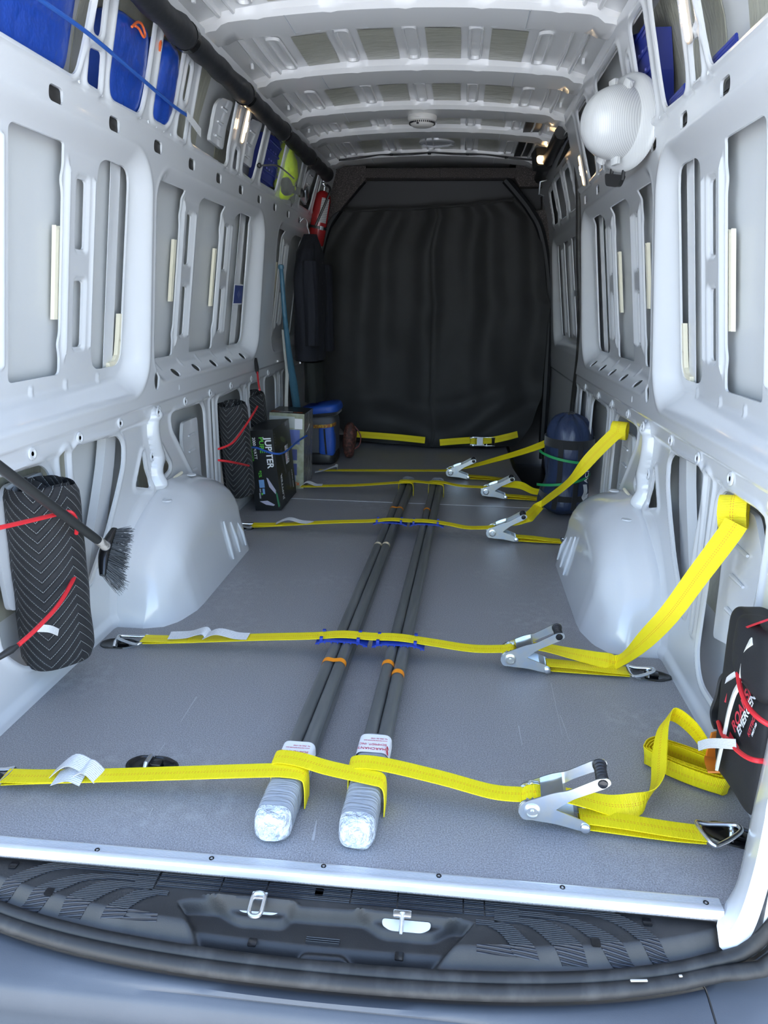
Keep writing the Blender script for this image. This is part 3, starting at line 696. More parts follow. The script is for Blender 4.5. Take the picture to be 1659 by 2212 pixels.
for p in ((30, 1870), (107, 1927), (1398, 1993), (1287, 2037), (690, 1928), (544, 2012), (863, 2042)):
    q = S(*p); inp = sd_poly(np.array([q[0]]), np.array([q[1]]), POCKET)[0] < 0
    mb = MB(); mb.prism(rrect(.016, .017, .003, 3), .003, (q[0], q[1], -.0565 if inp else -.0305), (1, 0, 0), (0, 1, 0)); mb.build('clip_cover', 'gloss_black', trim_2)
for (p, w) in (((702, 1962), .062), ((697, 2011), .062)):
    q = S(*p); mb = MB()
    for k in range(3): mb.box((q[0], q[1] + (k - 1) * .0045, -.054 if k < 9 else 0), (w, .0022, .005))
    mb.build('grip_ribs', mt, trim_2)
# door strikers
for k, (p, loop) in enumerate((((560, 1952), True), ((878, 1990), False))):
    q = np.array(S(*p)); r_ = kind(thing('door_striker', 'x', 'x')); del r_['category'], r_['label']
    if True:
        COL.objects.unlink(r_); bpy.data.objects.remove(r_)
    mb = MB(); pts = [(a, b) for a, b in fillet([(-.045, .009), (.045, .009), (.045, -.002), (.030, -.010), (-.030, -.010), (-.045, -.002)], .008, 4)]
    mb.prism(pts, .002, (q[0], q[1] - .004, -.0375 + .0), (1, 0, .0), (0, 1, .35)); mb.build('striker_opening', 'paint', trim_2)
    mb = MB()
    if loop:
        mb.tube([(q[0] + a * .9, q[1] - .014 + b, -.018 + b * .25) for a, b in rrect(.026, .044, .012, 5)], .0042, 8, closed=True); mb.box((q[0], q[1] + .004, -.016), (.030, .016, .006), bev=.002)
    else:
        mb.box((q[0] - .008, q[1] + .002, -.016), (.034, .014, .006), bev=.002); mb.lathe([(.0001, 0), (.003, .001), (.0045, .008), (.0045, .034), (.006, .040)], 12, c=(q[0] - .008, q[1] - .036, -.026), rot=Rx(-math.radians(75)))
    mb.build('striker', 'steel', trim_2)
# rubber seal round the door opening
def lower_path(off, z): return [(x, rim(x) - off, z) for x in np.linspace(-.78, .66, 28)]
seal = lower_path(.012, -.066) + [(.72, rim(.70) - .004, -.064), (.772, -.068, -.050), (.806, -.068, -.005), (.828, -.066, .06), (.834, -.066, .2), (.828, -.066, .5), (.80, -.05, .8), (.775, -.05, 1.1), (.75, -.05, 1.5), (.66, -.05, 1.9)]
mb = MB(); mb.tube(cr(seal, 2), .0125, 12); trim_3 = kind(mb.build('trim_3', 'rubber'))
seal2 = lower_path(.030, -.074) + [(.735, rim(.71) - .022, -.074), (.800, -.092, -.055), (.836, -.088, -.005), (.855, -.086, .06), (.860, -.084, .2), (.855, -.084, .5), (.825, -.07, .8), (.80, -.07, 1.1), (.775, -.07, 1.5), (.68, -.07, 1.9)]
mb = MB(); mb.tube(cr(seal2, 2), .014, 12); mb.build('outer_lip', 'rubber', trim_3)
mb = MB(); mb.tube(cr([(x, y + .014, z - .012) for x, y, z in seal2], 2), .016, 8); mb.build('gutter', 'plastic', trim_3)
mat('grit', (.55, .50, .42), .9)
for p in ((1380, 2120), (1470, 2110)):
    q = on_z(*p, -.055); mb = MB(); mb.box((q[0], q[1], -.053), (.030 if p[0] < 1400 else .006, .004, .003), bev=.001, rot=Rz(.12)); mb.build('grit_chip', 'grit', trim_3)
# bumper
xsb = np.linspace(-.95, .705, 40)
def bump_sec(x, lift=0.0):
    r_ = rim(x); e = -.214 + .012 * x * x * 0
    e = min(e, r_ - .055)
    return [(r_ - .005, -.118), (r_ - .030, -.104), (r_ - .045, -.105), ((r_ + e) / 2 - .02, -.112), (e + .012, -.119), (e + .002, -.124), (e - .006, -.134), (e - .012, -.175), (e - .014, -.200), (e - .020, -.207), (e - .055, -.212), (e - .11, -.222), (e - .13, -.26), (e - .13, -.45)]
mb = MB(); mb.grid([[(x, y, z) for y, z in bump_sec(x)] for x in xsb][::-1]); bumper = kind(mb.build('rear_bumper', 'bumper', angle=50))
mb = MB(); A = []
for x in np.linspace(.709, 1.02, 16):
    t = (x - .709) / .31; b = bump_sec(.709); A.append([(x + .02 * t * (k > 5), y + .10 * t * t + (.34 * t if k < 3 else .12 * t), z) for k, (y, z) in enumerate(b)])
mb.grid(A[::-1]); mb.build('corner_section', 'bumper', bumper, angle=50)
mb = MB(); mb.tube([(.707, y, z - .004) for y, z in bump_sec(.707)], .004, 6); mb.build('seam_gap', 'dark', bumper)
# rear faces of the corner pillars beside the door opening
for s in (-1, 1):
    mb = MB(); zz = np.linspace(-.06, 2.0, 24)
    mb.grid([[(s * (float(Xf(z)) - .085 + d), y, z) for d, y in ((0, -.058), (.02, -.066), (.055, -.068), (.10, -.05), (.18, .0))][::(1 if s < 0 else -1)] for z in zz]); mb.build('corner_pillar_face', 'paint', wall_left if s < 0 else wall_right)

# ================================================================== CAB END: header shelf, gussets, curtain
mat('carpet', (.055, .048, .046), .95, noise=(260, (.22, .19, .18), .52, .72, 2), bump=(300, .8, .004))
mb = MB(); mb.box((.045, 4.42, 1.937), (1.05, .14, .066), bev=.008); hd = kind(mb.build('ceiling_header_shelf', 'carpet'))
mb = MB(); mb.box((0.045, 4.349, 1.937), (.004, .004, .066)); mb.build('shelf_joint', 'dark', hd)
mb = MB(); mb.prism([(-.477, 1.985), (-.477, 1.90), (-.66, 1.70), (-.72, 1.66), (-.84, 1.50), (-.84, 1.985)], .10, (0, 4.46, 0), (1, 0, 0), (0, 0, 1)); mb.build('side_gusset', 'carpet', hd, smooth=False)
mb = MB(); mb.prism([(.567, 1.985), (.567, 1.90), (.60, 1.85), (.75, 1.85), (.86, 1.80), (.86, 1.985)], .10, (0, 4.46, 0), (1, 0, 0), (0, 0, 1)); mb.build('side_gusset', 'carpet', hd, smooth=False)
mb = MB(); mb.prism([(.70, 1.70), (.80, 1.45), (.86, 1.45), (.86, 1.72)], .06, (0, 4.50, 0), (1, 0, 0), (0, 0, 1)); mb.build('side_gusset', 'carpet', hd, smooth=False)
mat('cab_trim', (.007, .0075, .010), .55)
mb = MB(); mb.grid([[(x, 4.52 + .2 * (2 - z), z) for z in np.linspace(1.95, 1.45, 6)] for x in np.linspace(-.85, .85, 6)][::-1]); mb.build('cab_headliner', 'cab_trim', hd)
for s in (-1, 1):
    mb = MB(); mb.tube(cr([(s * .50, 4.39, 1.90), (s * .60, 4.40, 1.80), (s * .69, 4.42, 1.70), (s * .78, 4.44, 1.55), (s * .86, 4.46, 1.2), (s * .89, 4.46, .6), (s * .90, 4.46, 0)], 5), .030, 8); mb.build('opening_edge_trim', 'cab_trim', hd)
def curtain_surface():
    A = []; nz, nx = 90, 150
    for i in range(nz):
        t = i / (nz - 1); zt = lambda u: 1.715 + .078 * u + .018 * math.sin(u * PI) * -1
        row = []
        for j in range(nx):
            u = j / (nx - 1); z = zt(u) * (1 - t) + (.012 + .03 * abs(u - .5)) * t
            xl = np.interp(z, [0, .10, .20, .36, .9, 1.42, 1.58, 1.71, 1.8], [-.60, -.64, -.72, -.83, -.845, -.83, -.74, -.64, -.58])
            xr = np.interp(z, [0, .05, .20, .39, .9, 1.06, 1.15, 1.42, 1.66, 1.79], [.64, .70, .80, .865, .86, .875, .84, .80, .75, .585])
            x = xl + (xr - xl) * u
            amp = .016 + .034 * math.sin(t * PI) + .018 * (1 - t) * 1.0
            y = 4.44 - .04 * math.sin(t * PI) - .17 * float(sst((t - .72) / .28)) * (1 - .5 * (2 * u - 1) ** 2)
            y += amp * (.5 * math.sin(u * 21 + 1.2 * math.sin(t * 3)) + .35 * math.sin(u * 47 + t * 2.0) * (1 - t) + .3 * math.sin(u * 9 + t * 7))
            y += .026 * math.sin(t * 30 + u * 6 + 2 * math.sin(u * 8)) * float(sst((t - .72) / .1)) + .016 * math.sin(t * 16 - 7 * abs(u - .5) + 1.3 * math.sin(u * 11)) * float(sst((t - .25) / .3))
            y += .012 * math.exp(-((u - .51) / .006) ** 2)
            row.append((x, y, z))
        A.append(row)
    return A
mat('curtain', (.020, .020, .0205), .7, sheen=.08, noise=((6, 6, 6), (.027, .027, .0275), .35, .7), bump=(1200, .2, .0008))
cu = thing('curtain', 'large black cloth curtain closing off the cab opening', 'curtain', (0, 4.4, 0))
CA = curtain_surface(); mb = MB(); mb.grid(CA); o = mb.build('cloth', 'curtain', cu, angle=180)
mb = MB(); top = [Vector(p) + Vector((0, -.004, -.012)) for p in CA[0][::3]]; mb.tube(top, .011, 8); mb.build('hem', 'curtain', cu)
adopt(cu)

# painted foot of the corner pillar that sweeps round into the sill
inn = [(.818, .070, .62), (.820, .074, .30), (.820, .078, .155), (.819, .080, .070), (.806, .058, .006), (.780, .022, .002), (.752, -.014, .000)]
out_ = [np.array((.800, -.060, .62)), on_y(1685, 1640, -.055), on_y(1659, 1727, -.055), on_y(1650, 1779, -.055), on_y(1628, 1880, -.058), on_y(1596, 1979, -.060), on_y(1554, 2045, -.062)]
for s in (1, -1):
    I, O = cr(inn, 6), cr(out_, 6); A = []
    for i_, o_ in zip(I, O):
        m_ = (i_ + o_) / 2 + np.array((-.010, -.004, .004)); A.append([(s * q[0], q[1], q[2]) for q in (i_, i_ * .6 + m_ * .4 + np.array((-.003, 0, 0)), m_, o_ * .6 + m_ * .4, o_, o_ + np.array((.03, .0, -.03)))])
    mb = MB(); mb.grid(A if s < 0 else [r_[::-1] for r_ in A]); mb.build('pillar_foot', 'paint', wall_right if s > 0 else wall_left, angle=80)

# ================================================================== WEBBING, RATCHETS, ANCHORS
def uv_mat(name, base, rough=.6):
    m = mat(name, base, rough); tc = N(m, 'ShaderNodeTexCoord'); sx = N(m, 'ShaderNodeSeparateXYZ'); Lk(m, tc.outputs['UV'], sx.inputs[0]); return m, sx
def M2(m, op, a, b=None, c=None):
    n = N(m, 'ShaderNodeMath'); n.operation = op
    for i, q in enumerate((a, b, c)):
        if q is None: continue
        if isinstance(q, (int, float)): n.inputs[i].default_value = q
        else: Lk(m, q, n.inputs[i])
    return n.outputs[0]
def MIX(m, f, a, b):
    n = N(m, 'ShaderNodeMix'); n.data_type = 'RGBA'; Lk(m, f, n.inputs[0]) if not isinstance(f, (int, float)) else setattr(n.inputs[0], 'default_value', f)
    for i, q in ((6, a), (7, b)):
        if isinstance(q, tuple): n.inputs[i].default_value = (*q, 1)
        else: Lk(m, q, n.inputs[i])
    return n.outputs[2]
def BUMP(m, h, dist, st=1.0):
    n = N(m, 'ShaderNodeBump'); n.inputs['Strength'].default_value = st; n.inputs['Distance'].default_value = dist; Lk(m, h, n.inputs['Height']); Lk(m, n.outputs[0], bsdf(m).inputs['Normal'])
mw, sx = uv_mat('webbing', (.93, .78, .015), .55)
ribs = M2(mw, 'ABSOLUTE', M2(mw, 'SINE', M2(mw, 'MULTIPLY', sx.outputs[0], 1050.0)))
edge = M2(mw, 'GREATER_THAN', M2(mw, 'ABSOLUTE', M2(mw, 'SUBTRACT', sx.outputs[1], .5)), .46)
d1 = M2(mw, 'LESS_THAN', M2(mw, 'ABSOLUTE', M2(mw, 'SUBTRACT', M2(mw, 'ABSOLUTE', M2(mw, 'SUBTRACT', sx.outputs[1], .5)), .045)), .012)
dash = M2(mw, 'GREATER_THAN', M2(mw, 'SINE', M2(mw, 'MULTIPLY', sx.outputs[0], 900.0)), -.1)
cB = MIX(mw, ribs, (.92, .70, .004), (1.0, .84, .006)); cC = MIX(mw, M2(mw, 'MULTIPLY', d1, dash), cB, (.80, .28, .02)); Lk(mw, cC, bsdf(mw).inputs['Base Color']); BUMP(mw, ribs, .0012, .7)
mstr, _ = uv_mat('green_web', (.02, .30, .09), .55)

def ribbon(mb, pts, wd, width=.048, th=.0022, n=6, smooth=True, u0=0.0):
    """flat strap through pts; wd: one width direction, or one for each point (this is how it twists)"""
    m = len(pts); W_ = [np.array(w, float) for w in (wd if hasattr(wd[0], '__len__') else [wd] * m)]
    P = cr(pts, n) if smooth else [np.array(p, float) for p in pts]; Wd = cr(W_, n) if smooth else W_
    if mb.uv is None: mb.uv = [(0, 0)] * len(mb.v)
    vs = []; uv = []; u = u0
    for i, p in enumerate(P):
        t = P[min(i + 1, len(P) - 1)] - P[max(i - 1, 0)]; t = t / (np.linalg.norm(t) + 1e-9)
        w = Wd[i] - t * (Wd[i] @ t); w = w / (np.linalg.norm(w) + 1e-9); nn = np.cross(t, w)
        if i: u += float(np.linalg.norm(p - P[i - 1]))
        for a, b in ((-.5, -.5), (.5, -.5), (.5, .5), (-.5, .5)): vs.append(p + w * width * a + nn * th * b); uv.append((u, a + .5))
    fs = []
    for i in range(len(P) - 1):
        for k in range(4): fs.append((i * 4 + k, i * 4 + (k + 1) % 4, i * 4 + 4 + (k + 1) % 4, i * 4 + 4 + k))
    e = (len(P) - 1) * 4; fs += [(3, 2, 1, 0), (e, e + 1, e + 2, e + 3)]
    mb.add(vs, fs); mb.uv += uv
    return mb
def facing(pts, i0, wd):
    P = [np.array(p, float) for p in pts]; W_ = [np.array(w, float) for w in wd]
    for i in range(i0, len(P)):
        t_ = P[min(i + 1, len(P) - 1)] - P[i - 1]; w = np.cross(t_, P[i] - CAM); w /= np.linalg.norm(w); W_[i] = w if w @ W_[i] > 0 else -w
    return W_
def build_web(mb, parent, name='webbing', m=None): return mb.build(name, m or mw, parent, angle=35)

def ratchet(parent, loc, rz=0.0, lift=34, rx=0.0, sc=1.0):
    """ratchet buckle: x runs towards the short end, z up; axle at loc. parts: frame plates, axle, ratchet wheels, end bolt, handle with grip"""
    rb = bpy.data.objects.new('ratchet_buckle', None); COL.objects.link(rb); rb.parent = parent; rb.empty_display_size = .03; parent = rb
    M = Matrix.Translation(loc) @ Matrix.Rotation(rz, 4, 'Z') @ Matrix.Rotation(rx, 4, 'X') @ Matrix.Scale(sc, 4)
    def put(mb, name, m, par=parent, **k):
        mb.v = [tuple(M @ Vector(v)) for v in mb.v]; return mb.build(name, m, par, **k)
    fr = fillet([(-.024, -.016), (-.030, .006), (-.018, .022), (.012, .024), (.050, .006), (.108, -.014), (.122, -.024), (.118, -.036), (.104, -.038), (.050, -.028), (.0, -.026)], .010, 4)
    fp = None
    for y in (-.030, .027):
        mb = MB(); mb.prism(fr, .003, (0, y, 0), (1, 0, 0), (0, 0, 1), (0, 1, 0)); fp = put(mb, 'frame_plate', 'zinc', angle=30)
    mb = MB(); mb.prism([(-.02, -.020), (.09, -.026), (.09, -.023), (-.02, -.017)], .054, (0, -.027, 0), (1, 0, 0), (0, 0, 1), (0, 1, 0)); put(mb, 'frame_base', 'zinc', angle=30)
    mb = MB(); mb.lathe([(.004, -.034), (.012, -.034), (.012, .034), (.004, .034)], 16, rot=Rx(PI / 2)); put(mb, 'axle', 'steel')
    for y in (-.026, .024):
        g = []
        for k in range(24): r_ = .027 if k % 2 == 0 else .021; a = 2 * PI * k / 24; g.append((r_ * math.cos(a), r_ * math.sin(a)))
        mb = MB(); mb.prism(g, .0028, (0, y, 0), (1, 0, 0), (0, 0, 1), (0, 1, 0)); put(mb, 'ratchet_wheel', 'zinc', angle=20)
    mb = MB(); mb.uv = []; ribbon(mb, [(.021 * math.cos(a), 0, .021 * math.sin(a)) for a in np.linspace(0, 2 * PI * .98, 24)], (0, 1, 0), .046, .004, smooth=False); put(mb, 'wound_webbing', mw, angle=60)
    mb = MB(); mb.tube([(.111, -.034, -.029), (.111, .034, -.029)], .0065, 12); put(mb, 'end_bolt', 'steel')
    mb = MB(); mb.lathe([(.0095, 0), (.0095, .004), (.006, .006), (.001, .006)], 12, c=(.111, -.031, -.029), rot=Rx(PI / 2)); put(mb, 'bolt_head', 'steel')
    mb = MB(); mb.lathe([(.017, 0), (.017, .003), (.012, .0045), (.011, .002), (.004, .002), (.004, .005), (.001, .005)], 18, c=(0, -.0345, 0), rot=Rx(PI / 2)); put(mb, 'hub_cap', 'zinc', angle=30)
    L = Matrix.Rotation(-math.radians(lift), 4, 'Y')
    def puth(mb, name, m, par=parent, **k): mb.v = [tuple(L @ Vector(v)) for v in mb.v]; return put(mb, name, m, par, **k)
    hd = fillet([(-.028, -.012), (-.028, .014), (-.008, .026), (.060, .020), (.090, .012), (.158, .012), (.176, .004), (.176, -.010), (.160, -.014), (.090, -.010), (.060, -.014), (.010, -.026)], .010, 4)
    for y in (-.0345, .0315):
        mb = MB(); mb.prism(hd, .003, (0, y, 0), (1, 0, 0), (0, 0, 1), (0, 1, 0)); puth(mb, 'handle_arm', 'zinc', angle=30)
    mb = MB(); mb.prism([(.030, .012), (.078, .006), (.078, .010), (.030, .017)], .063, (0, -.0315, 0), (1, 0, 0), (0, 0, 1), (0, 1, 0)); mb.box((.075, 0, .0), (.004, .063, .012)); puth(mb, 'pawl_plate', 'zinc', angle=30)
    mb = MB(); mb.tube([(.060, -.03, .0), (.060, .03, .0)], .004, 8); puth(mb, 'pawl_spring', 'steel')
    prof = []
    for k in range(19): z = -.031 + .062 * k / 18; prof.append((.0115 + .0016 * math.sin(k * PI / 1.5) + .003 * abs(z / .031) ** 3, z))
    mb = MB(); mb.lathe(prof, 16, c=(.160, 0, -.002), rot=Rx(PI / 2)); gp = puth(mb, 'grip', 'plastic')
    mb = MB(); mb.lathe([(.0105, 0), (.009, .003), (.001, .004)], 14, c=(.160, -.0345, -.002), rot=Rx(PI / 2)); puth(mb, 'grip_rivet', 'gloss_black')
def delta_ring(parent, a, b, w=.058, r=.0052, lift=.012):
    """closed triangular wire ring from the strap end a to the anchor b"""
    a, b = np.array(a, float), np.array(b, float); t = b - a; L = np.linalg.norm(t); t /= L; s = np.array([-t[1], t[0], 0]); s /= np.linalg.norm(s)
    P = [a + s * w / 2, a + t * L * .35 + s * w * .46, b + s * .012 + np.array([0, 0, lift]), b + t * .008 + np.array([0, 0, lift + .004]), b - s * .012 + np.array([0, 0, lift]), a + t * L * .35 - s * w * .46, a - s * w / 2]
    mb = MB(); mb.tube(cr(P, 4, closed=True), r, 10, closed=True); return mb.build('delta_ring', 'steel', parent)
def anchor(x, y, rz, label, half=False):
    t = thing('tie_down_anchor', label, 'tie-down', (x, y, 0), 'recessed tie-down points in the floor')
    out = fillet([(-.062, -.012), (-.040, -.034), (.030, -.034), (.066, -.010), (.066, .012), (.030, .034), (-.040, .034), (-.062, .012)], .016, 4)
    R_ = Rz(rz); f = lambda k, z: [tuple(R_ @ Vector((a * k, b * k, z))) for a, b in out]
    n = len(out); V = f(1.0, .0006) + f(.97, .0040) + f(.88, .0042) + f(.80, .0012) + f(.40, .0008)
    mb = MB(); mb.add(V, [(k * n + i, k * n + (i + 1) % n, (k + 1) * n + (i + 1) % n, (k + 1) * n + i) for k in range(4) for i in range(n)] + [tuple(4 * n + i for i in range(n))]); mb.build('dish', 'gloss_black', t, angle=40)
    mb = MB(); mb.tube([tuple(R_ @ Vector(p)) for p in ((-.006, -.026, .004), (-.006, -.014, .016), (-.006, .014, .016), (-.006, .026, .004))], .0055, 8); mb.build('bar', 'steel', t)
    mb = MB(); mb.box(tuple(R_ @ Vector((.012, 0, .006))), (.03, .022, .010), rot=R_, bev=.003); mb.build('hinge_block', 'gloss_black', t)
    return t
anchor(.838, .180, -.30, 'black floor tie-down dish by the corner pillar below the emergency bag')
anchor(.832, .868, -.15, 'black floor tie-down dish just behind the wheel arch under the helmet wall')
anchor(-.828, .865, .05, 'black floor tie-down dish beside the tall quilted blanket roll and wheel arch')
anchor(-.838, .165, .05, 'black floor tie-down dish at the sill below the tall quilted blanket roll')
anchor(-.470, .268, 0, 'empty black floor tie-down dish half hidden behind a yellow strap')
anchor(-.800, 2.12, .05, 'black floor tie-down dish at the wheel arch foot near the black product box')
anchor(.790, 2.15, .05, 'black floor tie-down dish between wheel arch and navy sleeping bag')
anchor(.800, 2.86, .0, 'black floor tie-down dish in front of the navy sleeping bag')
WY = (0, 1, 0)
def tag_flap(parent, pts, wd, width, name='care_label', m='white_tag'):
    mb = MB(); mb.uv = []; ribbon(mb, pts, wd, width, .0008); return mb.build(name, m, parent)
mtag = mat('printed_tag', (.78, .78, .78), .6)
_tc3 = N(mtag, 'ShaderNodeTexCoord'); _sx3 = N(mtag, 'ShaderNodeSeparateXYZ'); Lk(mtag, _tc3.outputs['UV'], _sx3.inputs[0])
_l = M2(mtag, 'GREATER_THAN', M2(mtag, 'SINE', M2(mtag, 'MULTIPLY', _sx3.outputs[1], 60.0)), .45); _k = N(mtag, 'ShaderNodeTexNoise'); _k.inputs['Scale'].default_value = 160; Lk(mtag, _tc3.outputs['UV'], _k.inputs['Vector'])
_q = M2(mtag, 'MULTIPLY', _l, M2(mtag, 'GREATER_THAN', _k.outputs[0], .47)); Lk(mtag, MIX(mtag, _q, (.78, .78, .78), (.30, .30, .32)), bsdf(mtag).inputs['Base Color'])

# ---- bundles: straight pipes in two square bundles
PR = .0172; BL = [((-.121, .095), (-.042, 3.02)), ((.054, .095), (.130, 3.02))]
mat('pipe', (.155, .158, .155), .34, metal=.35, noise=((40, 3, 40), (.20, .20, .195), .35, .7), bump=((60, 8, 60), .08, .002))
def bx(b, y): (x0, y0), (x1, y1) = BL[b]; return x0 + (x1 - x0) * (y - y0) / (y1 - y0)
bname = ('bundle towards the blankets', 'bundle towards the sleeping bag')
for b in (0, 1):
    for k, (dx, dz) in enumerate(((-1, 3), (1, 3), (-1, 1), (1, 1))):
        mb = MB(); prof = []
        (x0, y0), (x1, y1) = BL[b]; A = [(x0 + dx * PR, y0 + .004 * k, dz * PR), (x1 + dx * PR, y1 - .006 * k, dz * PR)]
        mb.tube(A, PR - .0003, 20, caps=False); mb.tube(A[::-1], PR * .86, 16, caps=False)
        o = mb.build('steel_pipe', 'pipe', None)
        tag(o, 'long grey steel pipe, ' + ('top' if dz == 3 else 'bottom') + ' layer, ' + ('inner' if (dx > 0) == (b == 0) else 'outer') + ' side, of the ' + bname[b], 'pipe', 'grey steel pipes in the ' + bname[b])
def band(b, y, w, m, dxs, name, label, cat, grp):           # tape round one or both of the top pipes
    t = thing(name, label, cat, (bx(b, y), y, PR * 2), grp)
    mb = MB(); r_ = PR + .0012; pts = []
    c0 = bx(b, y) + min(dxs) * PR; c1 = bx(b, y) + max(dxs) * PR
    for a in np.linspace(PI * 1.0, PI * .5, 7): pts.append((c0 + r_ * math.cos(a), r_ * math.sin(a)))
    if c1 > c0: pts.append(((c0 + c1) / 2, r_ - .003))
    for a in np.linspace(PI * .5, 0, 7): pts.append((c1 + r_ * math.cos(a), r_ * math.sin(a)))
    mb.uv = []; mb.grid([[(x, yy, z + PR * 3) for x, z in pts] for yy in (y - w / 2, y + w / 2)]); mb.uv = None; mb.build('tape', m, t); adopt(t); return t
mat('masking', (.72, .62, .42), .7)
TG = 'tape bands on the pipes'
band(0, .720, .022, 'orange', (-1, 1), 'orange_tape', 'orange tape band across both top pipes of the ' + bname[0], 'tape', TG)
band(1, .728, .022, 'orange', (-1,), 'orange_tape', 'orange tape band on the outer pipe beside a second orange band', 'tape', TG)
band(1, .676, .022, 'orange', (1,), 'orange_tape', 'orange tape band offset towards the wrapped end beside its twin', 'tape', TG)
band(0, 2.37, .022, 'orange', (-1, 1), 'orange_tape', 'orange tape band far along the ' + bname[0] + ' near the floor joint', 'tape', TG)
band(1, 2.37, .022, 'orange', (-1,), 'orange_tape', 'orange tape band far along the ' + bname[1] + ' near the floor joint', 'tape', TG)
band(0, 1.795, .022, 'masking', (-1,), 'masking_tape', 'beige masking tape patch on the pipe facing the wheel arch side', 'tape', TG)
band(0, 1.80, .024, 'masking', (1,), 'masking_tape', 'beige masking tape patch on the inner pipe of that bundle', 'tape', TG)
# plastic film round the pipe ends
mfilm = mat('film', (.66, .70, .76), .16, spec=.7, alpha=.50, bump=((18, 170, 18), .9, .006))
mfend = mat('film_end', (.62, .65, .70), .2, spec=.7, noise=((40, 40, 40), (.38, .41, .46), .45, .7), bump=(60, 1.0, .02))
from mathutils import noise as mnoise
def film(b, y0, y1, label, far=False):
    t = thing('plastic_film', label, 'plastic wrap', (bx(b, (y0 + y1) / 2), (y0 + y1) / 2, 0), 'film wrapped pipe ends')
    def ring(y, k, amp, rr=.026):
        o_ = []
        for a, c in rrect(PR * 4 * k + .006, PR * 4 * k + .006, rr * k, 6):
            q = mnoise.noise(Vector((a * 30, c * 30, y * 40 + b))) * amp; o_.append((bx(b, y) + a * (1 + q * 8), y, max(.0015, PR * 2 + c * (1 + q * 8))))
        return o_
    d = -1 if not far else 1; ye = y0 if not far else y1; ys = y1 if not far else y0
    A = [ring(ys + (ye - ys) * i / 14, 1 + .012 * math.sin(i * 2.1), .0012) for i in range(15)]
    mb = MB(); mb.grid(A if d > 0 else [r_[::-1] for r_ in A], wrap=True); mb.build('sleeve', mfilm if not far else mfilm, t, angle=80)
    E = [A[-1]] + [ring(ye + d * dy, k, .014) for dy, k in ((.008, 1.0), (.018, .95), (.027, .80), (.033, .60), (.028, .42), (.036, .25), (.030, .10))]
    mb = MB(); mb.grid(E if d > 0 else [r_[::-1] for r_ in E], wrap=True); mb.add(E[-1], [tuple(range(len(E[-1])))]); mb.build('crumpled_end', mfend if not far else mfilm, t, angle=80)
    adopt(t); return t
f0 = film(0, .075, .30, 'clear film with maker label over the ' + bname[0])
f1 = film(1, .075, .355, 'clear film with maker label over the ' + bname[1])
film(0, 2.90, 3.03, 'clear film on the cab end of the ' + bname[0], True); film(1, 2.90, 3.03, 'clear film on the cab end of the ' + bname[1], True)
def text(body, size, m, origin, ex, ey, parent, name='lettering', ext=.0002, align='LEFT', sx_=1.0, bold=0.0):
    cu_ = bpy.data.curves.new(name, 'FONT'); cu_.body = body; cu_.size = size; cu_.extrude = ext; cu_.align_x = align; cu_.offset = bold * size
    tmp = bpy.data.objects.new('tmp', cu_); COL.objects.link(tmp); me = bpy.data.meshes.new_from_object(tmp.evaluated_get(bpy.context.evaluated_depsgraph_get()))
    bpy.data.objects.remove(tmp); bpy.data.curves.remove(cu_); me.materials.clear(); me.materials.append(MATS[m]); o = bpy.data.objects.new(name, me); COL.objects.link(o)
    ex = Vector(ex).normalized(); ey = Vector(ey).normalized(); ez = ex.cross(ey).normalized()
    o.matrix_world = Matrix([[ex[i] * sx_, ey[i], ez[i], origin[i]] for i in range(3)] + [[0, 0, 0, 1]])
    if parent is not None: o.parent = parent; o.matrix_parent_inverse = Matrix.Identity(4); o.location = Vector(origin) - (Vector(parent.location) if parent.name in ADOPTED else Vector((0, 0, 0)))
    return o
mat('label_red', (.55, .03, .05), .6); mat('label_white', (.82, .81, .82), .55); mat('print_black', (.02, .02, .02), .6); mat('print_white', (.8, .8, .8), .6); mat('print_green', (.12, .55, .05), .6); mat('print_grey', (.30, .31, .33), .6); mat('print_blue', (.15, .30, .55), .6)
for b, f, yl in ((0, f0, .262), (1, f1, .312)):
    mb = MB(); xw = PR * 2 + .004; sec = [(-xw, PR * 2.2)] + [(-xw + .016 - .016 * math.cos(a), PR * 4 + .0045 - .016 + .016 * math.sin(a)) for a in np.linspace(.3, PI / 2, 5)] + [(xw - .016 + .016 * math.cos(a), PR * 4 + .0045 - .016 + .016 * math.sin(a)) for a in np.linspace(PI / 2, .1, 5)] + [(xw + .0005, PR * 2.4)]
    mb.grid([[(bx(b, y) + x, y, z + .0012) for x, z in sec] for y in (yl - .036, yl + .036)]); o = mb.build('maker_label', 'label_white', f); o.location = -f.location
    zt = PR * 4 + .0066; xx = bx(b, yl)
    for body, s_, dy in (('MARCHANT', .0122, -.016), ('SCHMIDT, INC', .0100, .000), ('www.marchantschmidt.com', .0050, .013), ('Tel. (920) 921-4760', .0050, .022)):
        text(body, s_, 'label_red', (xx + .031, yl + dy - .002, zt), (-1, 0, 0), (0, -1, 0), f)
    if b == 1: text('S', .034, 'label_red', (xx + .0365, yl - .010, zt - .012), (-.3, 0, .95), (0, -1, 0), f, bold=.03)

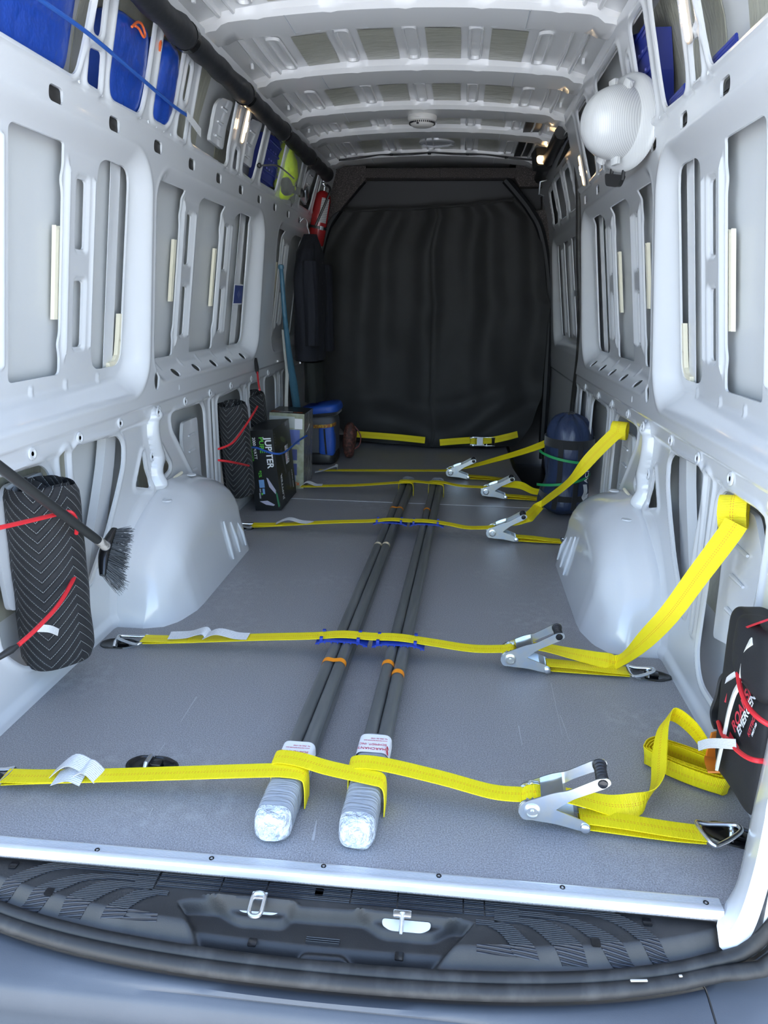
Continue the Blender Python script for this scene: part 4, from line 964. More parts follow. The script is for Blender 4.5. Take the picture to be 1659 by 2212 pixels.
# blue edge protectors under two of the straps
def protector(b, y, z, label):
    t = thing('edge_protector', label, 'edge protector', (bx(b, y), y, 0), 'blue plastic edge protectors on the pipes')
    mb = MB(); xs_ = np.linspace(-.080, .080, 17); hz = lambda x: z - 9.0 * max(0, abs(x) - .034) ** 2 * .6
    for ya, yb, zz in ((-.033, .033, .0035),):
        A = [[(bx(b, y) + x, y + ya, hz(x) - .001), (bx(b, y) + x, y + ya, hz(x) + zz), (bx(b, y) + x, y + yb, hz(x) + zz), (bx(b, y) + x, y + yb, hz(x) - .001), (bx(b, y) + x, y + ya, hz(x) - .001)] for x in xs_]
        mb.grid(A[::-1])
    mb.build('plate', 'blue_plastic', t, angle=30)
    for s in (-1, 1):
        for x in (-.062, .052):
            m2 = MB(); m2.box((bx(b, y) + x, y + s * .030, hz(x) + .008), (.010, .004, .014), bev=.001); m2.box((bx(b, y) + x, y + s * .026, hz(x) + .0145), (.010, .010, .003)); m2.build('hook_tab', 'blue_plastic', t)
    for x in np.linspace(-.07, .07, 8):
        m2 = MB(); m2.box((bx(b, y) + x, y - .034, hz(x) + .001), (.004, .005, .008)); m2.build('edge_rib', 'blue_plastic', t)
    adopt(t)
for y, s in ((.862, 'strap by the blanket roll'), (2.115, 'strap by the wheel arch fronts')):
    for b in (0, 1): protector(b, y, PR * 4 + .001, 'blue edge protector, ' + bname[b] + ', ' + s)
GS = 'yellow ratchet straps across the floor'
ZT4 = PR * 4 + .003
def wrap(mb, b, y, dy=.0):                                  # a turn of webbing round a bundle
    w = PR * 2 + .006; x = bx(b, y); z0, z1 = .004, PR * 4 + .008
    P = [(x - w, y, z0), (x - w, y, z1 * .5), (x - w + .006, y, z1), (x, y + dy / 2, z1 + .001), (x + w - .006, y + dy, z1), (x + w, y + dy, z1 * .5), (x + w, y + dy, z0)]
    ribbon(mb, P, WY, .048, n=4)
# -- strap round the wrapped ends
t = thing('ratchet_strap', 'yellow ratchet strap looped round the film-wrapped pipe ends, its tail piled up', 'ratchet strap', (0, .19, 0), GS)
mb = MB(); mb.uv = []
x0, x1 = bx(0, .19), bx(1, .19)
ribbon(mb, [(-.765, .158, .018), (-.70, .162, .024), (-.40, .176, .050), (x0 - .05, .182, .074), (x0, .182, ZT4 + .006), (x0 + .036, .180, ZT4 + .003), (x0 + .044, .178, .055), (x0 + .044, .178, .004)], WY, n=6)
ribbon(mb, [(x0 - .042, .225, .004), (x0 - .042, .226, .050), (x0 - .036, .227, ZT4 + .006), (x0 + .02, .218, ZT4 + .011), ((x0 + x1) / 2, .200, ZT4 + .008), (x1 + .01, .178, ZT4 + .008), (x1 + .036, .174, ZT4 + .004), (x1 + .044, .172, .055), (x1 + .044, .172, .004)], WY, n=6)
ribbon(mb, [(x1 - .042, .226, .004), (x1 - .042, .226, .050), (x1 - .036, .227, ZT4 + .006), (x1 + .03, .222, ZT4 + .012), (.22, .205, .072), (.33, .190, .058), (.398, .183, .062)], WY, n=6)
build_web(mb, t)
mb = MB(); mb.uv = []; ribbon(mb, [(-.768, .158, .026), (-.70, .161, .0275), (-.62, .166, .032)], WY); build_web(mb, t, 'sewn_end')
delta_ring(t, (-.765, .158, .022), (-.832, .165, .010), .062)
for q in (([(-.64, .150, .036), (-.60, .152, .050), (-.575, .155, .040)], .05), ([(-.655, .168, .036), (-.61, .172, .070), (-.565, .170, .052), (-.555, .168, .040)], .042), ([(-.60, .163, .045), (-.57, .165, .062), (-.545, .166, .037)], .045)):
    tag_flap(t, q[0], (.1, 1, .1), q[1], m=mtag)
RAT = (.415, .178, .052); ratchet(t, RAT, -.07, 33)
mb = MB(); mb.uv = []; ribbon(mb, [(.515, .170, .030), (.60, .165, .028), (.70, .160, .022), (.768, .157, .020)], WY); ribbon(mb, [(.515, .170, .016), (.60, .165, .014), (.70, .160, .012), (.768, .157, .014)], WY); build_web(mb, t, 'short_end')
delta_ring(t, (.768, .157, .020), (.838, .174, .012), .062)
mb = MB(); mb.uv = []
Q = [np.array((.42, .178, .075)), np.array((.47, .183, .070)), np.array((.53, .195, .052)), np.array((.60, .205, .034)), np.array((.665, .232, .032)), np.array((.705, .29, .045)), np.array((.725, .36, .070)), np.array((.745, .42, .105)), np.array((.775, .455, .118)), np.array((.815, .43, .10)), np.array((.85, .39, .06))]
Wd_ = [(0, 1, 0), (0, 1, 0), (.1, 1, .1), (.3, .8, .35), (.5, .4, .7), (.55, .1, .85), (.5, -.3, .75), (.25, -.6, .7), (0, -.35, .95), (-.1, -.2, 1), (-.2, -.2, 1)]
ribbon(mb, Q, Wd_); build_web(mb, t, 'loose_end')
mb = MB(); mb.uv = []; c = np.array((.800, .385, .0)); ax = np.array((.84, -.54, 0)); ay = np.array((.54, .84, 0)); spi = []
for k in range(0, 4 * 24):
    a = 2 * PI * k / 24; r_ = .016 + .010 * k / 24
    spi.append(c + ax * (.066 * np.sign(math.cos(a)) * min(1, abs(math.cos(a)) * 1.6) + r_ * math.cos(a) * .6) + ay * r_ * math.sin(a) + np.array((0, 0, .030 + .004 * math.sin(k * .3))))
ribbon(mb, spi, (-.18, -.28, 1), .052, .002, n=2); build_web(mb, t, 'folded_pile')
adopt(t)
# -- second strap, over the protectors
def strap_over(Y, label, rat_x, left, ring_l, zt, tail=None, tail_w=None, short_to=.77, ring_r=True, Yr=None, lift=32):
    Yr = Y if Yr is None else Yr
    t = thing('ratchet_strap', label, 'ratchet strap', (0, Y, 0), GS)
    mb = MB(); mb.uv = []; xa, xb = bx(0, Y), bx(1, Y)
    ribbon(mb, [(left, Y, .018), (left + .08, Y, .024), (-.38, Y, .052), (xa - .10, Y, zt - .008), (xa, Y, zt + .004), ((xa + xb) / 2, Y, zt + .002), (xb, Y, zt + .004), (xb + .10, Y, zt - .006), (.30, Yr, .062), (rat_x, Yr, .068)], WY); build_web(mb, t)
    mb = MB(); mb.uv = []; ribbon(mb, [(left - .003, Y, .025), (left + .07, Y, .0275), (left + .15, Y, .033)], WY); build_web(mb, t, 'sewn_end')
    if ring_l is not None: delta_ring(t, (left, Y, .020), (ring_l, Y + .003, .010), .058)
    ratchet(t, (rat_x + .008, Yr, .050), -.02, lift)
    e = rat_x + .118
    mb = MB(); mb.uv = []; ribbon(mb, [(e, Yr, .030), (e + .08, Yr, .027), (short_to - .06, Yr, .020), (short_to, Yr, .018)], WY); ribbon(mb, [(e, Yr, .015), (e + .08, Yr, .013), (short_to, Yr, .012)], WY); build_web(mb, t, 'short_end')
    if ring_r: delta_ring(t, (short_to, Yr, .018), (short_to + .062, Yr, .012), .058)
    if tail is not None:
        mb = MB(); mb.uv = []; ribbon(mb, tail, facing(tail, 5, tail_w), .052); build_web(mb, t, 'loose_end')
    return t
def roll(parent, c, axis, r, w=.05, turns=5, start=0.0):    # rolled-up webbing: a spiral strap
    mb = MB(); mb.uv = []; ax = np.array(axis, float); ax /= np.linalg.norm(ax); u = np.cross(ax, (0, 0, 1.0)); u /= np.linalg.norm(u); v = np.cross(ax, u)
    P = [np.array(c) + (u * math.cos(a) + v * math.sin(a)) * (r * (.45 + .55 * a / (2 * PI * turns))) for a in np.linspace(0, 2 * PI * turns, turns * 22)]
    ribbon(mb, P, ax, w, .0022, smooth=False); return build_web(mb, parent, 'rolled_end')
tail = [np.array(q) for q in ((.43, .866, .074), (.50, .875, .072), (.60, .885, .050), (.70, .880, .036), (.745, .87, .045))] + [on_x(1430, 1345, .785), on_x(1510, 1240, .825), on_x(1570, 1160, .858), on_x(1590, 1130, .872)]
t = strap_over(.866, 'yellow ratchet strap over blue protectors, rear of the wheel arches, tail rolled in wall', .405, -.745, -.822, ZT4 + .004, tail, [(0, 1, 0), (0, 1, 0), (.05, .9, .2), (.2, .75, .5), (.3, .6, .6), (.15, .75, .55), (.1, .85, .45), (.1, .9, .3), (0, 1, .1)], Yr=.856)
for q in (([(-.66, .868, .040), (-.60, .874, .044), (-.55, .876, .060), (-.535, .875, .048)], .046), ([(-.545, .866, .044), (-.50, .866, .064), (-.44, .864, .055), (-.40, .862, .056)], .040)): tag_flap(t, q[0], (.1, 1, .1), q[1], m=mtag)
roll(t, (.890, .575, .600), (.85, -.42, .12), .042, .062); adopt(t)
# -- third strap, beyond the wheel arches
tail = [np.array(q) for q in ((.43, 2.12, .074), (.50, 2.13, .080), (.57, 2.12, .11))] + [on_x(1170, 1088, .66), on_x(1225, 1045, .72), on_x(1280, 985, .79), on_x(1320, 945, .845), on_x(1338, 930, .872)]
t = strap_over(2.115, 'yellow ratchet strap over blue protectors, at the front of the wheel arches', .405, -.735, -.80, ZT4 + .004, tail, [(0, 1, 0), (0, 1, 0), (0, .9, .3), (.1, .8, .4), (.1, .8, .5), (.1, .85, .4), (.05, .95, .2), (0, 1, .1)], Yr=2.095, short_to=.735)
tag_flap(t, [(-.62, 2.115, .036), (-.56, 2.12, .060), (-.50, 2.12, .048), (-.44, 2.118, .046)], (.1, 1, .1), .036, m=mtag)
roll(t, (.880, 1.81, .585), (.9, -.4, 0), .038, .06, turns=4); adopt(t)
# -- fourth strap, round the cab ends of the bundles
t = thing('ratchet_strap', 'yellow ratchet strap looped round the far pipe ends beside the floor joint', 'ratchet strap', (0, 2.87, 0), GS)
mb = MB(); mb.uv = []; x0, x1 = bx(0, 2.87), bx(1, 2.87)
ribbon(mb, [(-.66, 2.87, .03), (-.35, 2.87, .048), (x0 - .05, 2.87, .074), (x0, 2.87, ZT4 + .006), (x0 + .04, 2.865, ZT4), (x0 + .045, 2.865, .004)], WY)
ribbon(mb, [(x0 - .043, 2.895, .004), (x0 - .042, 2.895, .055), (x0 - .034, 2.895, ZT4 + .006), (x0 + .03, 2.89, ZT4 + .009), (x1 - .03, 2.87, ZT4 + .008), (x1 + .034, 2.865, ZT4 + .004), (x1 + .045, 2.865, .05), (x1 + .045, 2.865, .004)], WY)
ribbon(mb, [(x1 - .043, 2.90, .004), (x1 - .042, 2.90, .055), (x1 - .034, 2.90, ZT4 + .006), (x1 + .03, 2.89, ZT4 + .010), (.26, 2.87, .070), (.40, 2.86, .068)], WY); build_web(mb, t)
ratchet(t, (.41, 2.855, .050), -.02, 30)
mb = MB(); mb.uv = []; ribbon(mb, [(.52, 2.85, .030), (.62, 2.85, .026), (.76, 2.85, .016)], WY); ribbon(mb, [(.52, 2.85, .016), (.76, 2.85, .011)], WY); build_web(mb, t, 'short_end')
delta_ring(t, (.75, 2.85, .016), (.80, 2.86, .012), .055)
mb = MB(); mb.uv = []; ribbon(mb, [(.43, 2.86, .074), (.50, 2.87, .085), (.60, 2.87, .085), (.68, 2.86, .055), (.76, 2.86, .060), (.83, 2.83, .10)], [(0, 1, 0), (0, .9, .3), (0, .7, .7), (0, .8, .5), (0, .9, .3), (0, 1, 0)]); build_web(mb, t, 'loose_end')
tag_flap(t, [(-.66, 2.85, .034), (-.62, 2.86, .060), (-.57, 2.86, .045), (-.53, 2.86, .046)], (.1, 1, .1), .036, m=mtag); adopt(t)
# -- fifth strap
t = thing('ratchet_strap', 'thin yellow ratchet strap lying beyond the pipe ends, clear of the pipes', 'ratchet strap', (0, 3.33, 0), GS)
mb = MB(); mb.uv = []; ribbon(mb, [(-.64, 3.34, .02), (-.3, 3.33, .034), (0, 3.32, .046), (.20, 3.31, .056)], WY); build_web(mb, t)
ratchet(t, (.205, 3.305, .050), .0, 30)
mb = MB(); mb.uv = []; ribbon(mb, [(.315, 3.30, .030), (.45, 3.30, .024), (.60, 3.29, .012)], WY); ribbon(mb, [(.315, 3.30, .015), (.45, 3.30, .012), (.60, 3.29, .005)], WY); build_web(mb, t, 'short_end')
mb = MB(); mb.uv = []; ribbon(mb, [np.array((.22, 3.31, .074)), np.array((.30, 3.31, .080)), on_y(1080, 990, 3.22), on_y(1140, 972, 3.10), on_y(1190, 953, 2.95), on_y(1213, 940, 2.86)], [(0, 1, 0), (0, 1, .1), (0, .9, .4), (0, .8, .5), (0, .6, .7), (0, .5, .8)]); build_web(mb, t, 'loose_end')
tag_flap(t, [(-.66, 3.30, .015), (-.60, 3.31, .03), (-.53, 3.32, .055), (-.52, 3.34, .04)], (.1, 1, .1), .036, m=mtag); adopt(t)
# -- sixth strap along the foot of the curtain
t = thing('ratchet_strap', 'yellow ratchet strap along the foot of the black curtain, its middle hidden in the cloth', 'ratchet strap', (0, 4.2, 0), GS)
WZ = (0, .15, 1)
mb = MB(); mb.uv = []; ribbon(mb, [on_y(771, 938, 4.26), on_y(850, 944, 4.20), on_y(918, 951, 4.19)], WZ); build_web(mb, t)
mb = MB(); mb.uv = []; ribbon(mb, [on_y(950, 956, 4.19), on_y(985, 953, 4.19), on_y(1016, 951, 4.19)], WZ); ribbon(mb, [on_y(1020, 952, 4.18), on_y(1060, 951, 4.19), on_y(1095, 944, 4.20), on_y(1118, 938, 4.24)], WZ); build_web(mb, t, 'webbing')
p = on_y(1022, 954, 4.17); ratchet(t, (p[0], p[1], p[2]), .05, 4, rx=1.25, sc=.92)
adopt(t)

# ================================================================== LOOSE THINGS
def soft(c, size, p=3.0, rot=None, amp=.0, freq=12, nu=40, nv=28, seed=0, squash=None):
    """pillow-like closed surface (superellipsoid with folds)"""
    A = []; M = rot if rot is not None else Matrix.Identity(3)
    def sg(v, e): return math.copysign(abs(v) ** e, v)
    e = 2.0 / p
    for i in range(nv + 1):
        th = -PI / 2 + PI * i / nv; row = []
        for j in range(nu):
            ph = 2 * PI * j / nu
            v = Vector((sg(math.cos(th), e) * sg(math.cos(ph), e), sg(math.cos(th), e) * sg(math.sin(ph), e), sg(math.sin(th), e)))
            q = Vector((v.x * size[0] / 2, v.y * size[1] / 2, v.z * size[2] / 2))
            if amp: n_ = mnoise.noise(q * freq + Vector((seed, seed * 1.7, 0))) * amp + mnoise.noise(q * freq * 2.7 + Vector((0, seed, 3))) * amp * .5; q = q * (1 + n_ / max(.02, q.length))
            if squash: q = squash(q)
            row.append(M @ q + Vector(c))
        A.append(row)
    return A
def soft_obj(name, m, parent, *a, **k):
    mb = MB(); A = soft(*a, **k); mb.grid(A[::-1], wrap=True); return mb.build(name, m, parent, angle=80)
# ---- quilted moving blankets, rolled
mq = mat('quilt', (.020, .020, .022), .8, sheen=.05)
_t = N(mq, 'ShaderNodeTexCoord'); _s = N(mq, 'ShaderNodeSeparateXYZ'); Lk(mq, _t.outputs['UV'], _s.inputs[0])
_tri = M2(mq, 'ABSOLUTE', M2(mq, 'SUBTRACT', M2(mq, 'FRACT', M2(mq, 'DIVIDE', _s.outputs[0], .170)), .5))
_w = M2(mq, 'FRACT', M2(mq, 'DIVIDE', M2(mq, 'ADD', _s.outputs[1], M2(mq, 'MULTIPLY', _tri, .170)), .027))
_ln = M2(mq, 'LESS_THAN', M2(mq, 'ABSOLUTE', M2(mq, 'SUBTRACT', _w, .5)), .026)
_dash = M2(mq, 'GREATER_THAN', M2(mq, 'SINE', M2(mq, 'MULTIPLY', _s.outputs[0], 1300.0)), -.75)
_nz = N(mq, 'ShaderNodeTexNoise'); _nz.inputs['Scale'].default_value = 60; Lk(mq, _t.outputs['Object'], _nz.inputs['Vector'])
_bc = MIX(mq, _nz.outputs[0], (.007, .007, .008), (.020, .020, .022)); Lk(mq, MIX(mq, M2(mq, 'MULTIPLY', _ln, _dash), _bc, (.42, .44, .44)), bsdf(mq).inputs['Base Color'])
BUMP(mq, M2(mq, 'MINIMUM', M2(mq, 'ABSOLUTE', M2(mq, 'SUBTRACT', _w, .5)), .25), .035, .6)
def blanket(bot, top, r, label, turns=4, seed=0):
    bot, top = np.array(bot, float), np.array(top, float); ax = top - bot; H = np.linalg.norm(ax); ax /= H
    u = np.cross(ax, (0, 1.0, 0)); u /= np.linalg.norm(u); v = np.cross(ax, u)
    t = thing('moving_blanket', label, 'blanket', tuple(bot), 'rolled quilted moving blankets')
    mb = MB(); mb.uv = []; n = turns * 36; hs = np.linspace(0, 1, 22); vs = []; uv = []; s = 0; pr = None; rows = []
    for i in range(n + 1):
        a = 2 * PI * i / 36; rr = r * (.18 + .82 * i / n); 
        p2 = np.array((rr * math.cos(a), rr * math.sin(a)))
        if pr is not None: s += float(np.linalg.norm(p2 - pr))
        pr = p2; row = []
        for k, h in enumerate(hs):
            w = 1 + .030 * mnoise.noise(Vector((math.cos(a) * 1.5 + seed, math.sin(a) * 1.5, h * 6))) - .10 * max(0, (abs(h - .5) - .44) / .06) ** 2
            q = bot + ax * (H * h + .003 * math.sin(a * 3) * (k in (0, 21)) + .022 * (1 - i / n) * math.sin(i * .21) * (k == 21)) + (u * p2[0] + v * p2[1]) * w
            row.append(len(vs)); vs.append(q); uv.append((s, H * h))
        rows.append(row)
    fs = [(rows[i][k], rows[i][k + 1], rows[i + 1][k + 1], rows[i + 1][k]) for i in range(n) for k in range(21)]
    mb.add(vs, fs); mb.uv = uv; o = mb.build('quilted_roll', mq, t, angle=180)
    m2 = MB(); m2.tube([bot + ax * H * .02, top - ax * H * .06], r * .80, 24); m2.build('inner_layers', 'black_cloth', t)
    return adopt(t)
blanket(on_x(124, 1418, -.868), on_x(84, 1046, -.868), .106, 'large black quilted moving blanket rolled upright behind the broom', 5)
blanket(on_x(520, 1066, -.835), on_x(500, 872, -.845), .082, 'black quilted moving blanket roll beside the wheel arch, left of the black product box', 4, 3)
blanket(on_x(558, 985, -.890), on_x(546, 850, -.890), .074, 'black quilted moving blanket roll between another roll and the black product box', 4, 7)
def cord(name, pts, r, m, label, group, n=8, cat='bungee cord', extra=None):
    t = thing(name, label, cat, tuple(pts[0]), group); mb = MB(); mb.tube(cr(pts, n), r, 8); mb.build('elastic', m, t)
    if extra: extra(t)
    return adopt(t)
GB = 'elastic bungee cords'
def hook(t, a, b, r=.009, m='plastic'):
    a, b = np.array(a), np.array(b); mb = MB(); mb.tube([a, a + (b - a) * .3, b], [r * .6, r, r * .7], 10); mb.build('hook', m, t)
def ctag(p, d, wd, w=.02):
    def f(t): mb = MB(); mb.uv = []; ribbon(mb, [np.array(p), np.array(p) + np.array(d) * .5 + np.array((.004, 0, .004)), np.array(p) + np.array(d)], wd, w, .0008); mb.build('care_tag', mtag, t)
    return f
def x1(t):
    hook(t, on_x(38, 1395, -.775), on_x(-10, 1425, -.80)); ctag(on_x(82, 1357, -.765), on_x(126, 1366, -.76) - on_x(82, 1357, -.765), (0, .3, 1), .018)(t)
cord('bungee_cord', [on_x(40, 1393, -.775), on_x(80, 1357, -.766), on_x(125, 1308, -.764), on_x(155, 1258, -.775), on_x(171, 1222, -.80)], .0055, 'red_cord', 'red bungee cord slanting across the lower part of the large blanket roll', GB, extra=x1)
cord('bungee_cord', [on_x(-6, 1141, -.775), on_x(60, 1126, -.766), on_x(118, 1112, -.758), on_x(142, 1106, -.752), on_x(157, 1110, -.740), on_x(166, 1130, -.745), on_x(165, 1152, -.765)], .0055, 'red_cord', 'red bungee cord round the top of the large blanket roll and broom handle', GB)
# ---- broom
t = thing('broom', 'black push broom with worn handle tip, hung across the large blanket roll', 'broom', tuple(on_x(240, 1190, -.76)))
A_, B_ = on_x(-14, 999, -.735), on_x(222, 1175, -.745); mb = MB(); mb.tube([A_, B_], .0125, 16); mb.build('handle', mat('broom_handle', (.030, .031, .031), .35), t)
C_ = B_ + (B_ - A_) / np.linalg.norm(B_ - A_) * .02; D_ = B_ - (B_ - A_) / np.linalg.norm(B_ - A_) * .035
mb = MB(); mb.tube([D_, C_], .0130, 14); mb.build('worn_tip', mat('worn', (.50, .47, .43), .7, noise=(60, (.18, .17, .16), .45, .6)), t)
H0, H1 = on_x(247, 1142, -.765), on_x(222, 1243, -.765); hd_ = H1 - H0; L_ = np.linalg.norm(hd_); hd_ /= L_; nrm = np.array((.55, .62, -.35)); nrm -= hd_ * (nrm @ hd_); nrm /= np.linalg.norm(nrm); sd_ = np.cross(hd_, nrm)
mb = MB(); A2 = []
for i in range(13):
    s_ = i / 12; w_ = .019 * math.sin(PI * (.12 + .76 * s_)) ** .5; d_ = .017 + .012 * math.sin(PI * s_)
    A2.append([H0 + hd_ * L_ * s_ + sd_ * w_ * math.cos(a) + nrm * (d_ * .5 * math.sin(a) - .012 * math.sin(PI * s_)) for a in np.linspace(0, 2 * PI, 14, endpoint=False)])
mb.grid(A2, wrap=True); mb.add(A2[0], [tuple(range(14))[::-1]]); mb.add(A2[-1], [tuple(range(14))]); mb.build('head', 'gloss_black', t)
mb = MB(); mb.tube([C_ - (C_ - B_) * .2, H0 + hd_ * L_ * .42 - nrm * .012], [.015, .013], 12); mb.build('socket', 'plastic', t)
mb = MB()
for i in range(520):
    s_ = rng.uniform(.02, .98); o_ = H0 + hd_ * L_ * s_ + sd_ * rng.uniform(-.012, .012); fan = (s_ - .42) * 1.0 + rng.normal(0, .13)
    d_ = nrm + hd_ * fan * .75 + sd_ * rng.normal(0, .12); d_ /= np.linalg.norm(d_); l_ = rng.uniform(.042, .062) + .022 * s_ * s_
    e_ = o_ + d_ * l_ + hd_ * .010 * fan; mid = (o_ + e_) / 2 + sd_ * rng.normal(0, .003); mb.tube([o_, mid, e_], [.0010, .0009, .0005], 3, caps=False)
o = mb.build('bristles', mat('bristle', (.045, .050, .055), .5), t); o['kind'] = 'stuff'
adopt(t)

# ---- boxes by the wall
def basis(t, o_, ex, ey, ez):
    return lambda a, b, c: Vector(o_) + Vector(ex) * a + Vector(ey) * b + Vector(ez) * c
mat('carton_black', (.012, .013, .014), .33)
lean = math.radians(4.8); ex = Vector((math.cos(lean), 0, math.sin(lean))); ey = Vector((0, 1, 0)); ez = Vector((-math.sin(lean), 0, math.cos(lean)))
t = thing('inverter_box', 'tall black product box with white and green lettering leaning beside the blankets', 'box', (-.672, 2.425, 0))
BW, BD, BH = .139, .365, .425; O_ = Vector((-.809, 2.430, .001)); f = basis(t, O_, ex, ey, ez)
mb = MB(); vs = [f(a, b, c) for a in (0, BW) for b in (0, BD) for c in (0, BH)]; mb.add(vs, [(0, 1, 3, 2), (4, 6, 7, 5), (0, 4, 5, 1), (2, 3, 7, 6), (0, 2, 6, 4), (1, 5, 7, 3)]); mb.build('carton', 'carton_black', t, smooth=False)
def fr(a, c, d=.0012): return f(a, -d, c)
def sd(b, c, d=.0012): return f(BW + d, b, c)
text('JUPITER', .047, 'print_white', fr(.092, .385), -ez, ex, t, bold=.02, sx_=1.0)
text('PURE', .033, 'print_green', fr(.062, .390), -ez, ex, t, bold=.012, sx_=1.1)
text('2000 WATT', .021, 'print_white', fr(.028, .390), -ez, ex, t, bold=.012, sx_=1.05)
text('PURE SINE WAVE INVERTER', .010, 'print_green', fr(.016, .390), -ez, ex, t)
text('ELECTRICAL POWER', .010, 'print_white', fr(.006, .390), -ez, ex, t)
text('92%', .022, 'print_green', fr(.040, .215), -ez, ex, t, bold=.01)
for (a, c, w, h, m) in ((.036, .165, .028, .042, 'print_blue'), (.050, .118, .012, .03, 'print_blue'), (.034, .118, .008, .02, 'print_grey'), (.042, .095, .008, .012, 'print_green'), (.030, .095, .008, .03, 'print_grey')):
    mb = MB(); mb.add([fr(a, c - h), fr(a + w, c - h), fr(a + w, c), fr(a, c)], [(0, 1, 2, 3)]); mb.build('printed_patch', m, t, smooth=False)
mb = MB(); mb.add([fr(.078, .175), fr(.086, .172), fr(.122, .105), fr(.118, .085), fr(.088, .125)], [(0, 1, 2, 3, 4)]); mb.add([fr(.028, .050), fr(.070, .052), fr(.108, .028), fr(.100, .022), fr(.060, .030)], [(0, 1, 2, 3, 4)]); mb.build('printed_device', mat('print_lilac', (.42, .40, .50), .5), t, smooth=False)
mb = MB(); mb.add([fr(.118, .110), fr(.128, .085), fr(.134, .020), fr(.126, .012), fr(.122, .05)], [(0, 1, 2, 3, 4)]); mb.build('printed_swoosh', mat('print_dgreen', (.02, .16, .07), .5), t, smooth=False)
text('JUPITER', .040, 'print_white', sd(.085, .038), ez, -ey, t, bold=.02)
text('2000 WATT', .020, 'print_white', sd(.315, .045), ez, -ey, t, bold=.01)
mb = MB(); mb.add([sd(.20, .200), sd(.275, .200), sd(.275, .300), sd(.20, .300)], [(0, 1, 2, 3)]); mb.build('bar_code_label', 'label_white', t, smooth=False)
text('7 92363 5650', .020, 'print_black', sd(.262, .208, .0016), ez, -ey, t, bold=.03); text('ITEM 56540', .016, 'label_red', sd(.222, .212, .0016), ez, -ey, t, bold=.01)
mb = MB(); mb.add([sd(.12, .355), sd(.16, .365), sd(.235, .335), sd(.225, .315), sd(.17, .33)], [(0, 1, 2, 3, 4)]); mb.build('printed_device', mat('print_olive', (.10, .12, .06), .5), t, smooth=False)
mb = MB(); mb.add([sd(.10, .30), sd(.14, .30), sd(.19, .16), sd(.17, .15)], [(0, 1, 2, 3)]); mb.add([sd(.23, .06), sd(.27, .06), sd(.26, .15), sd(.22, .15)], [(0, 1, 2, 3)]); mb.build('printed_device', mat('print_dark', (.07, .08, .09), .3), t, smooth=False)
text('. . . . .', .03, 'print_white', sd(.02, .40), -ez, ey, t); text('lll l l', .03, 'print_grey', sd(.26, .40), ey, ez, t)
adopt(t)
# boxed organiser
t = thing('organizer_box', 'clear-fronted retail box with blue and olive trays, orange lettering on top', 'box', (-.72, 2.93, 0))
lean2 = math.radians(3); ez = Vector((.03, 0, 1)).normalized(); ey = Vector((0, 1, 0)); ex = ey.cross(ez); f = basis(t, (-.862, 2.925, .001), ex, ey, ez); BW, BD, BH = .205, .25, .448
mb = MB(); vs = [f(a, b, c) for a in (0, BW) for b in (0, BD) for c in (0, BH)]; mb.add(vs, [(0, 1, 3, 2), (4, 6, 7, 5), (0, 4, 5, 1), (2, 3, 7, 6), (0, 2, 6, 4), (1, 5, 7, 3)]); mb.build('carton', mat('olive_print', (.30, .31, .20), .45, noise=((25, 25, 25), (.42, .43, .33), .4, .65)), t, smooth=False)
mb = MB(); mb.add([f(-.001, -.001, BH + .001), f(BW + .001, -.001, BH + .001), f(BW + .001, BD, BH + .001), f(-.001, BD, BH + .001)], [(0, 1, 2, 3)]); mb.build('top_flap', 'carton_black', t, smooth=False)
mb = MB(); mb.add([f(BW + .001, 0, 0), f(BW + .001, BD, 0), f(BW + .001, BD, BH), f(BW + .001, 0, BH)], [(0, 1, 2, 3)]); mb.build('clear_side', mat('clear_side', (.20, .20, .195), .15, noise=((30, 30, 8), (.42, .42, .42), .5, .75), bump=(40, .6, .01)), t, smooth=False)
for (a0, a1, c0, c1, m) in ((.10, .180, .27, .355, 'tray_blue'), (.115, .165, .175, .24, 'tray_blue2'), (.12, .165, .085, .155, 'tray_blue2'), (.12, .160, .05, .082, 'tray_pale'), (.15, .195, .36, .42, 'label_white'), (.0, .15, .365, .43, 'tray_pale2'), (.0, .11, .27, .36, 'tray_pale')):
    mat('tray_blue', (.13, .17, .42), .4); mat('tray_blue2', (.09, .11, .27), .4); mat('tray_pale', (.32, .38, .52), .4); mat('tray_pale2', (.46, .49, .46), .4)
    mb = MB(); mb.add([f(a0, -.002, c0), f(a1, -.002, c0), f(a1, -.002, c1), f(a0, -.002, c1)], [(0, 1, 2, 3)]); mb.build('printed_tray', m, t, smooth=False)
text('ORGANIZER', .026, 'print_white', f(.05, .03, BH + .003), ex, ey, t, bold=.02, sx_=.55); mat('print_orange', (.75, .14, .03), .5)
text('24 TRAYS', .020, 'print_orange', f(.135, .03, BH + .003), ex, ey, t, bold=.03, sx_=.6); text('TRAY', .024, 'print_orange', f(.0, .03, BH + .003), ex, ey, t, bold=.03)
text('STACK', .022, 'print_orange', f(.115, -.004, .026), ex, ez, t, bold=.04)
adopt(t)
